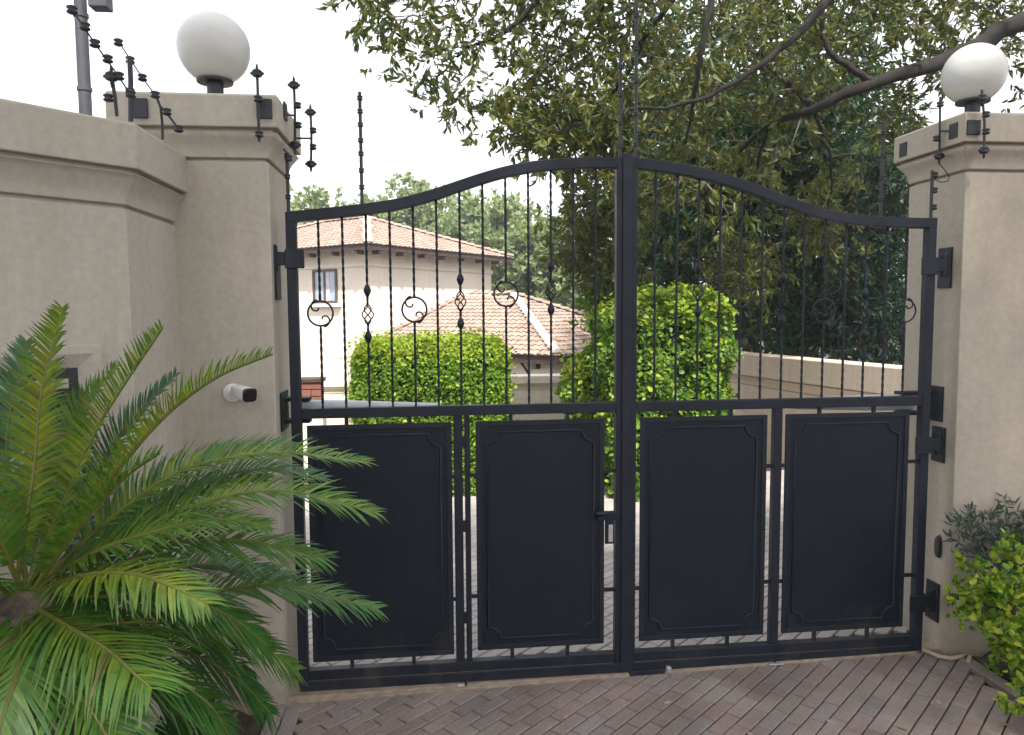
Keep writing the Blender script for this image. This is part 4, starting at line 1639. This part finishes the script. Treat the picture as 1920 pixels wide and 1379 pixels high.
def hip_roof(name_parent, C, u_, v_, wu, wv, h, oh, t_, ts=(.14, .17), rt=.2, i1=None, i2=None):
    """C: eave corner nearest the viewer; u_: long direction, v_: short; ridge along u_"""
    z = V(0, 0, 1)
    A, B2, D, E2 = C, C + u_ * wu, C + u_ * wu + v_ * wv, C + v_ * wv
    i1 = i1 or wv / 2
    i2 = i2 or wv / 2
    r1, r2 = C + u_ * i1 + v_ * wv / 2 + z * h, C + u_ * (wu - i2) + v_ * wv / 2 + z * h
    mb_ = MB()
    mb_.add([A, B2, D, E2, r1, r2], [(0, 1, 5, 4), (1, 2, 5), (2, 3, 4, 5), (3, 0, 4), (0, 3, 2, 1)])
    rf = mb_.build('roof', M['tile'], t_)
    mt = MB()
    roof_tiles(A, u_, v_, wu, wv / 2, h, mt, (i1, i2), *ts)
    roof_tiles(A, v_, u_, wv, i1, h, mt, (wv / 2, wv / 2), *ts)
    q = mt.build('tiles', M['tile'], rf)
    q['kind'] = 'stuff'
    # hip and ridge tiles, one by one
    for (a, b2, mt_) in ((A, r1, 'mortar'), (E2, r1, 'tile'), (r1, r2, 'tile'), (B2, r2, 'tile')):
        n_ = int(np.linalg.norm(b2 - a) / rt)
        d = unit(b2 - a)
        s_ = unit(np.cross(d, z))
        for i in range(n_):
            o_ = a + d * (i * rt) + z * .035
            vs = []
            for (q_, rr) in ((0, rt * .42), (rt * 1.15, rt * .34)):
                for th_ in np.linspace(0, math.pi, 7):
                    vs.append(o_ + d * q_ + s_ * rr * math.cos(th_) + z * (rr * .75 * math.sin(th_) + (.025 if q_ == 0 else 0)))
            m2 = MB()
            m2.add(vs, [(k_, k_ + 1, k_ + 8, k_ + 7) for k_ in range(6)] + [tuple(range(6, -1, -1))])
            m2.build('ridge_tile', M[mt_], rf, smooth=False)
    # eave board, deepened to stand in for the eave's shadow, and rafter ends
    for (a, d, ln, inn) in ((A, u_, wu, v_), (A, v_, wv, u_)):
        m2 = MB()
        m2.obox(a + d * ln / 2 - z * .075 + inn * .02, d * ln / 2, inn * .012, z * .07)
        m2.build('eave_shadow_board', M['wood'], t_)
        for s__ in np.arange(.5, ln, .95):
            m2 = MB()
            m2.obox(a + d * s__ + inn * (oh * .30) - z * .19, d * .045, inn * (oh * .26), z * .055)
            m2.build('rafter_end', M['wood'], t_)
    return rf


def az_dirs(a):
    v_ = V(math.sin(R(a)), math.cos(R(a)), 0)
    return v_, V(-v_[1], v_[0], 0)


# two-storey house
Cu_ = atY(690, 457, 17)
v1, u1 = az_dirs(40)
hs = thing('house', 'two storey cream house with pink tiled hip roof and small window', 'house', (Cu_[0], Cu_[1], -1.8))
hip_roof('house', Cu_, u1, v1, 9.0, 7.0, 1.25, .55, hs, (.19, .24), .28)
oh = .55
wa = Cu_ + (u1 + v1) * oh
mb = MB()
poly = [wa, wa + v1 * (7 - 2 * oh), wa + v1 * (7 - 2 * oh) + u1 * (9 - 2 * oh), wa + u1 * (9 - 2 * oh)]
mb.prism([(p[0], p[1]) for p in poly], -2.2, Cu_[2] - .02)
mb.build('wall', M['cream'], hs)
# moulding band under the eaves on the two visible faces
for (d, inn, ln) in ((v1, u1, 7 - 2 * oh), (u1, v1, 9 - 2 * oh)):
    m2 = MB()
    m2.obox(wa + d * ln / 2 + V(0, 0, -.50) - inn * .02, d * (ln / 2 + .03), inn * .03, V(0, 0, .05))
    m2.build('band', M['cream'], hs)


# window on the left face: plane through wa with direction u1
def on_plane(px, py, p0, nrm):
    d = ray(px, py)
    return CP + d * (np.dot(p0 - CP, nrm) / np.dot(d, nrm))


nL = -v1
wa_w, wb_w = on_plane(588, 507, wa, nL), on_plane(634, 568, wa, nL)
w0, w1 = sorted((np.dot(wa_w - wa, u1), np.dot(wb_w - wa, u1)))
z1_, z0_ = wa_w[2], wb_w[2]


def wq(s_, z, o_):
    p = wa + u1 * s_ + nL * o_
    return V(p[0], p[1], z)


win = MB()
fw = .06
for (a, b2, c_, d_) in ((w0, w1, z1_ - fw, z1_), (w0, w1, z0_, z0_ + fw), (w0, w0 + fw, z0_ + fw, z1_ - fw), (w1 - fw, w1, z0_ + fw, z1_ - fw), ((w0 + w1) / 2 - fw / 2, (w0 + w1) / 2 + fw / 2, z0_ + fw, z1_ - fw)):
    win.obox(wq((a + b2) / 2, (c_ + d_) / 2, .03), u1 * (b2 - a) / 2, nL * .035, V(0, 0, (d_ - c_) / 2))
wo = win.build('window', M['winframe'], hs)
m_, nt_, b_ = newmat('window_glass')
b_.inputs['Base Color'].default_value = (.35, .42, .52, 1)
b_.inputs['Roughness'].default_value = .08
b_.inputs['Specular IOR Level'].default_value = .8
M['pane'] = m_
mid = (w0 + w1) / 2
for (a, b2) in ((w0 + fw, mid - fw / 2), (mid + fw / 2, w1 - fw)):
    m2 = MB()
    m2.obox(wq((a + b2) / 2, (z0_ + z1_) / 2, .012), u1 * (b2 - a) / 2, nL * .005, V(0, 0, (z1_ - z0_) / 2 - fw))
    m2.build('pane', M['pane'], wo)
m2 = MB()
m2.obox(wq(w0 + (w1 - w0) * .42, (z0_ + z1_) / 2, .021), u1 * (w1 - w0) * .10, nL * .004, V(0, 0, (z1_ - z0_) / 2 - fw))
m2.build('curtain', M['curtain'], wo)
m2 = MB()
m2.obox(wq(mid, z0_ - .07, .06), u1 * ((w1 - w0) / 2 + .15), nL * .08, V(0, 0, .05))
m2.build('sill', M['cream'], wo)

# lower outbuilding
Cg_ = atY(1045, 668, 9)
v2, u2 = az_dirs(42)
gs = thing('outbuilding', 'single storey cream outbuilding with low pink tiled hip roof', 'building', (Cg_[0], Cg_[1], -1.8))
hip_roof('outbuilding', Cg_, u2, v2, 4.75, 4.7, 1.09, .32, gs, i1=2.6, i2=.85)
wg = Cg_ + (u2 + v2) * .30
mb = MB()
poly = [wg, wg + v2 * 4.1, wg + v2 * 4.1 + u2 * 4.15, wg + u2 * 4.15]
mb.prism([(p[0], p[1]) for p in poly], -2.2, Cg_[2] - .02)
mb.build('wall', M['cream'], gs)
# angled roof bracket at the corner
for d in (u2, v2):
    for s_ in (.5, 1.9):
        m2 = MB()
        m2.tube([wg + d * s_ + V(0, 0, -.34), wg + d * s_ - (u2 if d is v2 else v2) * .24 + V(0, 0, -.12)], .022, 4)
        m2.build('eave_brace', M['wood'], gs)


# ------------------------------------------------------------------ far trees
def far_tree(label, px0, px1, py0, py1, y, n):
    a, b2 = atY(px0, py1, y), atY(px1, py0, y)
    cx, hw = (a[0] + b2[0]) / 2, (b2[0] - a[0]) / 2
    top = b2[2]
    base = V(cx, y, -2.2)
    t_ = thing('tree', label, 'tree', base, 'trees far behind the houses')
    hh = (top - a[2]) / 2 + 1.5
    cz = top - hh
    mb_ = MB()
    tr_ = bez([base, base + V(.2, 0, (cz + 2.2) * .6), V(cx, y, cz + hh * .3)], 10)
    mb_.tube(tr_, np.linspace(.32, .1, len(tr_)), 8)
    mb_.build('trunk', M['barkd'], t_, smooth=True)
    n = int(n * 2.3)
    c = unit(RNG.normal(size=(n, 3))) * (RNG.uniform(.35, 1, (n, 1)) ** .5) * V(hw, hw * .8, hh) + V(cx, y, cz)
    c += RNG.normal(size=c.shape) * .25
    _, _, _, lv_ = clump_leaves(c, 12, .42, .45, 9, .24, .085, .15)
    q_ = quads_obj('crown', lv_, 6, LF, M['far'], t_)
    q_['kind'] = 'stuff'
    lm = connect([tr_], c[: n // 2], .05, .02, .1, 9)
    q_ = lm.build('limbs', M['barkd'], t_)
    q_['kind'] = 'stuff'


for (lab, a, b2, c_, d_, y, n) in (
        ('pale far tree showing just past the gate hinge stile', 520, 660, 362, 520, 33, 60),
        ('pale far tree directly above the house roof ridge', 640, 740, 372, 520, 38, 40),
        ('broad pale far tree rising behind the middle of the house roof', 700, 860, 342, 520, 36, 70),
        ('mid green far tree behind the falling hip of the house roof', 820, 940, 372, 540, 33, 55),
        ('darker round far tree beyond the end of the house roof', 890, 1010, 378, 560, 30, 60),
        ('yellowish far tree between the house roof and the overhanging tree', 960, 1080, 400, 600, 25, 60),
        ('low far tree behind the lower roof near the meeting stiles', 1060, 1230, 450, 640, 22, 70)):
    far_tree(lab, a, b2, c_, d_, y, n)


# ------------------------------------------------------------------ cycad
CY = atY(50, 1115, -1.22)
cyc = thing('cycad', 'large cycad with arching green and yellow fronds in front of the wall', 'cycad', (CY[0], CY[1], 0))
mb = MB()
zz = np.linspace(-.05, CY[2] - .02, 14)
mb.lathe((CY[0], CY[1], 0), (0, 0, 1), [(.115 + .010 * math.sin(i * 2.1), z) for i, z in enumerate(zz)] + [(.06, CY[2] + .02)], 20)
for i in range(170):
    a = RNG.uniform(0, 6.28)
    z = RNG.uniform(.0, CY[2])
    p = V(CY[0] + .112 * math.cos(a), CY[1] + .112 * math.sin(a), z)
    n3 = V(math.cos(a), math.sin(a), .9)
    mb.obox(p + n3 * .015, unit(V(-math.sin(a), math.cos(a), 0)) * .022, unit(n3) * .03, unit(np.cross(V(-math.sin(a), math.cos(a), 0), n3)) * .010)
mb.build('trunk', M['caudex'], cyc)


def frond(ctrl, wid=.17, n=84, yellow=.3, vee=.55, tipw=.35, dark=1.0, start=.16, twist=0.0, blue=0.0):
    """ctrl: 3D points from the crown to the tip"""
    c = bez(ctrl, 40)
    seg = np.linalg.norm(np.diff(c, axis=0), axis=1)
    s_ = np.concatenate([[0], np.cumsum(seg)])
    tot = s_[-1]
    g = V(.042, .175, .030) * (1 - blue) + V(.066, .170, .105) * blue
    yl = V(.42, .40, .024)
    verts, faces, cols = [], [], []
    # rachis
    mb_ = MB()
    mb_.tube(c, np.linspace(.0085, .0025, len(c)), 6)
    rv = np.concatenate(mb_.v)
    verts.append(rv)
    faces += mb_.f
    cols.append(np.tile(np.append((V(.17, .19, .035) * (1 - .4 * blue)) * dark, 1), (len(rv), 1)))
    nv = len(rv)
    up = V(0, 0, 1)
    for i in range(n):
        f_ = start + (1 - start) * (i + .5) / n
        q = f_ * tot
        p = np.array([np.interp(q, s_, c[:, k]) for k in range(3)])
        e = min(q + .02, tot)
        b3 = max(q - .02, 0)
        t_ = unit(np.array([np.interp(e, s_, c[:, k]) - np.interp(b3, s_, c[:, k]) for k in range(3)]))
        side = unit(np.cross(t_, up + V(.15, -.25, 0)))
        if twist:
            nrm0 = np.cross(side, t_)
            side = unit(side * math.cos(twist) + nrm0 * math.sin(twist))
        nrm = unit(np.cross(side, t_))
        prof = (math.sin(math.pi * min(1, (f_ - start + .06) / (1 - start + .10)) ** .75)) ** .55
        ln = wid * max(.25, prof) * RNG.uniform(.86, 1.12)
        lean = .55 + .55 * f_
        for sg in (-1, 1):
            if RNG.random() < .035:
                continue
            dead = RNG.random() < .02
            jj = RNG.normal(0, .085, 3)
            d = unit(side * sg * 1.0 + t_ * lean + nrm * vee + jj)
            wv = unit(np.cross(d, nrm)) * .0041 * RNG.uniform(.8, 1.15)
            droop = RNG.uniform(.14, .42)
            pts = [p + d * ln * a + V(0, 0, -droop * ln * a * a) + t_ * .10 * ln * a * a for a in (0, .3, .65, 1.0)]
            ws = (.75, 1.0, .85, .12)
            k0 = nv
            vv_ = []
            for pt, w_ in zip(pts, ws):
                vv_ += [pt - wv * w_, pt + wv * w_]
            verts.append(np.array(vv_))
            faces += [(k0 + 2 * j, k0 + 2 * j + 1, k0 + 2 * j + 3, k0 + 2 * j + 2) for j in range(3)]
            yv = yellow * RNG.uniform(.25, 1.0) * (1.15 - .5 * abs(f_ - .55))
            cc_ = []
            br = RNG.uniform(.8, 1.2) * dark  # dark lowers the tint of low and rear fronds, standing in for shade
            for a in (0, .3, .65, 1.0):
                yy = np.clip(yv * (1.25 - a * .95), 0, .95)
                co = g * (1 - yy) + yl * yy
                if dead:
                    co = V(.19, .155, .06)
                if a == 1.0:
                    co = co * .7 + V(.16, .12, .05) * .3
                cc_ += [np.append(co * br, 1)] * 2
            cols.append(np.array(cc_))
            nv += 8
    o_ = mesh_obj('frond', np.concatenate(verts), faces, M['frond'], cyc)
    ca = o_.data.color_attributes.new('tint', 'FLOAT_COLOR', 'POINT')
    ca.data.foreach_set('color', np.concatenate(cols).astype(np.float32).ravel())
    return o_


def fr_px(pts, **kw):
    """pts: (px,py,y) from near the crown to the tip"""
    frond([CY + V(*RNG.normal(0, .012, 3))] + [atY(*q) for q in pts], **kw)


fr_px([(62, 900, -1.16), (78, 740, -1.10), (118, 578, -1.06)], wid=.125, yellow=.62, vee=.9)
fr_px([(20, 930, -1.05), (15, 800, -.98), (50, 640, -.92)], wid=.13, yellow=.12, blue=.6)
fr_px([(125, 930, -1.14), (190, 790, -1.08), (305, 616, -1.02)], wid=.115, yellow=.60, vee=1.1)
fr_px([(160, 960, -1.20), (290, 800, -1.20), (400, 712, -1.20), (512, 664, -1.18)], wid=.115, yellow=.55, vee=1.2)
fr_px([(150, 960, -1.0), (215, 830, -.92), (330, 702, -.86)], wid=.12, yellow=.05, blue=.9)
fr_px([(180, 990, -1.0), (330, 885, -.90), (470, 840, -.82), (540, 828, -.78)], wid=.12, yellow=.05, blue=.75)
fr_px([(200, 980, -1.15), (350, 880, -1.05), (520, 850, -.98), (690, 868, -.92)], wid=.13, yellow=.38, vee=.6)
fr_px([(200, 1010, -1.10), (330, 930, -1.0), (480, 880, -.94), (610, 898, -.88)], wid=.13, yellow=.12, blue=.45)
fr_px([(210, 1030, -1.20), (350, 955, -1.15), (520, 920, -1.10), (706, 962, -1.05)], wid=.155, yellow=.34, vee=.45)
fr_px([(200, 1070, -1.22), (320, 1020, -1.20), (460, 1015, -1.16), (612, 1048, -1.12)], wid=.16, yellow=.22, vee=.3, blue=.25)
fr_px([(160, 1080, -1.35), (250, 1078, -1.42), (320, 1100, -1.48), (388, 1132, -1.52)], wid=.15, yellow=.55, vee=.15)
fr_px([(110, 1165, -1.36), (200, 1218, -1.46), (250, 1262, -1.52), (285, 1292, -1.56)], wid=.19, yellow=.34, vee=.05, n=50)
fr_px([(200, 1170, -1.20), (360, 1122, -1.12), (520, 1098, -1.06), (708, 1142, -1.0)], wid=.15, yellow=.16, vee=.3, blue=.3)
fr_px([(190, 1190, -1.25), (330, 1160, -1.18), (450, 1190, -1.12), (556, 1256, -1.06)], wid=.16, yellow=.25, vee=.2)
fr_px([(170, 1230, -1.30), (290, 1260, -1.26), (390, 1320, -1.22), (440, 1400, -1.18)], wid=.16, yellow=.1, vee=.1, dark=.8)
fr_px([(120, 1260, -1.42), (170, 1330, -1.50), (210, 1400, -1.54), (230, 1470, -1.56)], wid=.17, yellow=.2, vee=.05)
fr_px([(40, 1230, -1.45), (10, 1330, -1.55), (-20, 1430, -1.6)], wid=.16, yellow=.2, vee=.05)
fr_px([(-40, 1080, -1.40), (-140, 1090, -1.5), (-260, 1160, -1.58)], wid=.16, yellow=.25, vee=.2)
fr_px([(140, 1000, -1.28), (230, 900, -1.30), (300, 850, -1.30)], wid=.11, yellow=.3, vee=.8)
fr_px([(190, 1040, -1.10), (300, 960, -1.04), (420, 905, -1.0), (500, 900, -.98)], wid=.12, yellow=.2, blue=.3)
fr_px([(180, 1120, -1.26), (290, 1110, -1.24), (420, 1150, -1.2), (500, 1210, -1.17)], wid=.15, yellow=.1, vee=.2, dark=.85)
fr_px([(-30, 960, -1.25), (-110, 850, -1.25), (-220, 790, -1.25)], wid=.14, yellow=.3)
fr_px([(90, 930, -1.02), (130, 800, -.95), (215, 690, -.9)], wid=.12, yellow=.25, blue=.2)
fr_px([(170, 1040, -1.26), (280, 1000, -1.25), (400, 975, -1.22), (500, 985, -1.2)], wid=.13, yellow=.3, vee=.4)
fr_px([(60, 980, -.95), (120, 850, -.85), (150, 740, -.8)], wid=.13, yellow=.05, blue=.5, dark=.8)
fr_px([(230, 1090, -1.05), (380, 1060, -.92), (500, 1085, -.82), (590, 1130, -.74)], wid=.15, yellow=.05, blue=.3, dark=.75)
fr_px([(220, 1200, -1.10), (330, 1215, -1.0), (440, 1270, -.92), (510, 1340, -.88)], wid=.16, yellow=.05, vee=.1, dark=.7)
fr_px([(200, 1240, -1.15), (280, 1290, -1.05), (350, 1360, -1.0)], wid=.15, yellow=.05, vee=.1, dark=.65)
fr_px([(250, 1150, -1.0), (360, 1180, -.88), (450, 1250, -.8), (490, 1320, -.77)], wid=.14, yellow=.03, vee=.1, dark=.6)


# ------------------------------------------------------------------ shrubs at the pillar on the right
def small_shrub(label, name, polys, yr_, mat, L, W, base, tw, k, sg, bl=.11):
    t_ = thing(name, label, 'shrub', base)
    cc_ = np.concatenate([sample_region(p, n, *yr_) for p, n in polys])
    _, _, _, lv_ = clump_leaves(cc_, tw, sg, bl, k, L, W, .05, .6)
    q_ = quads_obj('foliage', lv_, 6, LF, mat, t_)
    q_['kind'] = 'stuff'
    st = [np.array([base + V(dx, dy, z) for z in np.linspace(-.05, .25, 5)]) for dx, dy in ((0, 0), (.08, .04), (.16, -.03))]
    cm_ = connect(st, cc_, .007, .0025, .1, 2)
    for s_ in st:
        cm_.tube(s_, .008, 6)
    q_ = cm_.build('stems', M['barkd'], t_)
    q_['kind'] = 'stuff'


bs = V(3.42, -.42, .05)
small_shrub('golden green leafy shrub at the foot of the pillar', 'shrub',
            [([(1795, 1060), (1790, 1165), (1830, 1190), (1960, 1200), (2000, 1030), (1900, 1035), (1850, 1050)], 34),
             ([(1850, 1190), (1870, 1240), (1990, 1260), (1990, 1180)], 13), ([(1870, 1250), (1880, 1275), (1960, 1275), (1960, 1240)], 4)],
            (-.52, -.24), M['gold'], .034, .0115, bs, 9, 8, .042, .075)
small_shrub('sprig of golden leaves at the lower corner of the frame', 'shrub', [([(1905, 1320), (1905, 1342), (1990, 1350), (1990, 1310)], 5)],
            (-.80, -.70), M['gold'], .042, .0135, V(3.36, -.74, .03), 9, 8, .045, .07)
small_shrub('grey green fine leaved plant above the golden shrub', 'shrub', [([(1825, 990), (1830, 1035), (1960, 1050), (1960, 985)], 14)],
            (-.22, -.12), M['bluegrey'], .055, .006, V(3.5, -.18, .05), 8, 8, .06, .10)

# low ivy like ground plants and litter in the beds
t = thing('groundcover_plant', 'low dark leafy plant at the wall foot between cycad and paving', 'plant', (-.3, -.3, 0))
cc = np.stack([RNG.uniform(-.95, -.2, 46), RNG.uniform(-.75, -.15, 46), RNG.uniform(.02, .16, 46)], 1)
_, _, _, lv = clump_leaves(cc, 6, .05, .08, 6, .05, .016, .0, .6)
q = quads_obj('foliage', lv, 6, LF, M['leafB'], t)
q['kind'] = 'stuff'

lit = []
n = 420
p = np.stack([RNG.uniform(-1.4, -.13, n), RNG.uniform(-1.5, -.08, n), np.full(n, .03)], 1)
p2_ = np.stack([RNG.uniform(3.16, 4.2, 160), RNG.uniform(-1.2, -.05, 160), np.full(160, .075)], 1)
p = np.concatenate([p, p2_])
d = unit(RNG.normal(size=p.shape) * V(1, 1, .15))
w = unit(np.cross(d, V(0, 0, 1) + RNG.normal(size=p.shape) * .3))
sz = RNG.uniform(.02, .055, len(p))
q = quads_obj('leaf_litter', leaf_verts(p, d, w, sz, sz * .28), 6, LF, M['dryleaf'])
tag(q, kind='stuff')

# dry leaves on the paving, one by one
for (px_, py_, where) in ((1245, 1317, 'just in front of the stop plate'), (985, 1374, 'at the lower edge below the wicket panel'), (1769, 1270, 'nearest the foot of the pillar'),
        (1757, 1316, 'farther from the pillar foot, largest of that group'), (1548, 1350, 'below the inner stile near the shrub'), (1820, 1284, 'on the edging nearest the golden shrub'),
        (1843, 1302, 'on the edging beside the golden shrub stems'), (1875, 1364, 'by the golden sprig in the corner'), (1700, 1372, 'at the lower edge left of the golden sprig'),
        (1062, 1335, 'between the lock and the lower edge'), (700, 1345, 'near the cycad frond tips'), (1400, 1372, 'at the lower edge below the stop plate')):
    pz = atZ(px_, py_, .03)
    z = float(gz(pz[0], pz[1])) + .004
    a = RNG.uniform(0, 6.28)
    d = V(math.cos(a), math.sin(a), .12)
    w = unit(np.cross(d, V(0, 0, 1) + RNG.normal(size=3) * .25))
    s_ = RNG.uniform(.028, .052)
    q = quads_obj('fallen_leaf', leaf_verts(np.array([[pz[0], pz[1], z]]), d[None], w[None], [s_], [s_ * .26], .5, -.12), 6, LF, M['dryleaf'])
    tag(q, 'small dry leaf on the paving, ' + where, 'leaf', 'dry leaves scattered on the paving')
# pale dry branch lying in the bed under the cycad
t = thing('fallen_branch', 'pale dry branch lying on the soil under the cycad', 'branch', atZ(320, 1360, .05))
mb = MB()
mb.tube(bez([atZ(q_[0], q_[1], .05) for q_ in ((270, 1352), (310, 1360), (345, 1366), (380, 1380))], 14), np.linspace(.009, .004, 12), 6)
mb.build('stick', M['hose'], t, smooth=True)

# ------------------------------------------------------------------ summer haze: one even box of air
mb = MB()
mb.box(-140, 140, -70, 170, -4.2, 14.0)
hm = bpy.data.materials.new('haze_air')
hm.use_nodes = True
hn = hm.node_tree
hn.nodes.clear()
ho = hn.nodes.new('ShaderNodeOutputMaterial')
hv = hn.nodes.new('ShaderNodeVolumePrincipled')
hv.inputs['Color'].default_value = (.95, .97, 1, 1)
hv.inputs['Density'].default_value = .0020
hv.inputs['Anisotropy'].default_value = .2
hn.links.new(hv.outputs[0], ho.inputs['Volume'])
tag(mb.build('haze', hm), kind='stuff')

SC.cycles.max_bounces = 8
SC.cycles.transparent_max_bounces = 8
SC.cycles.use_denoising = True
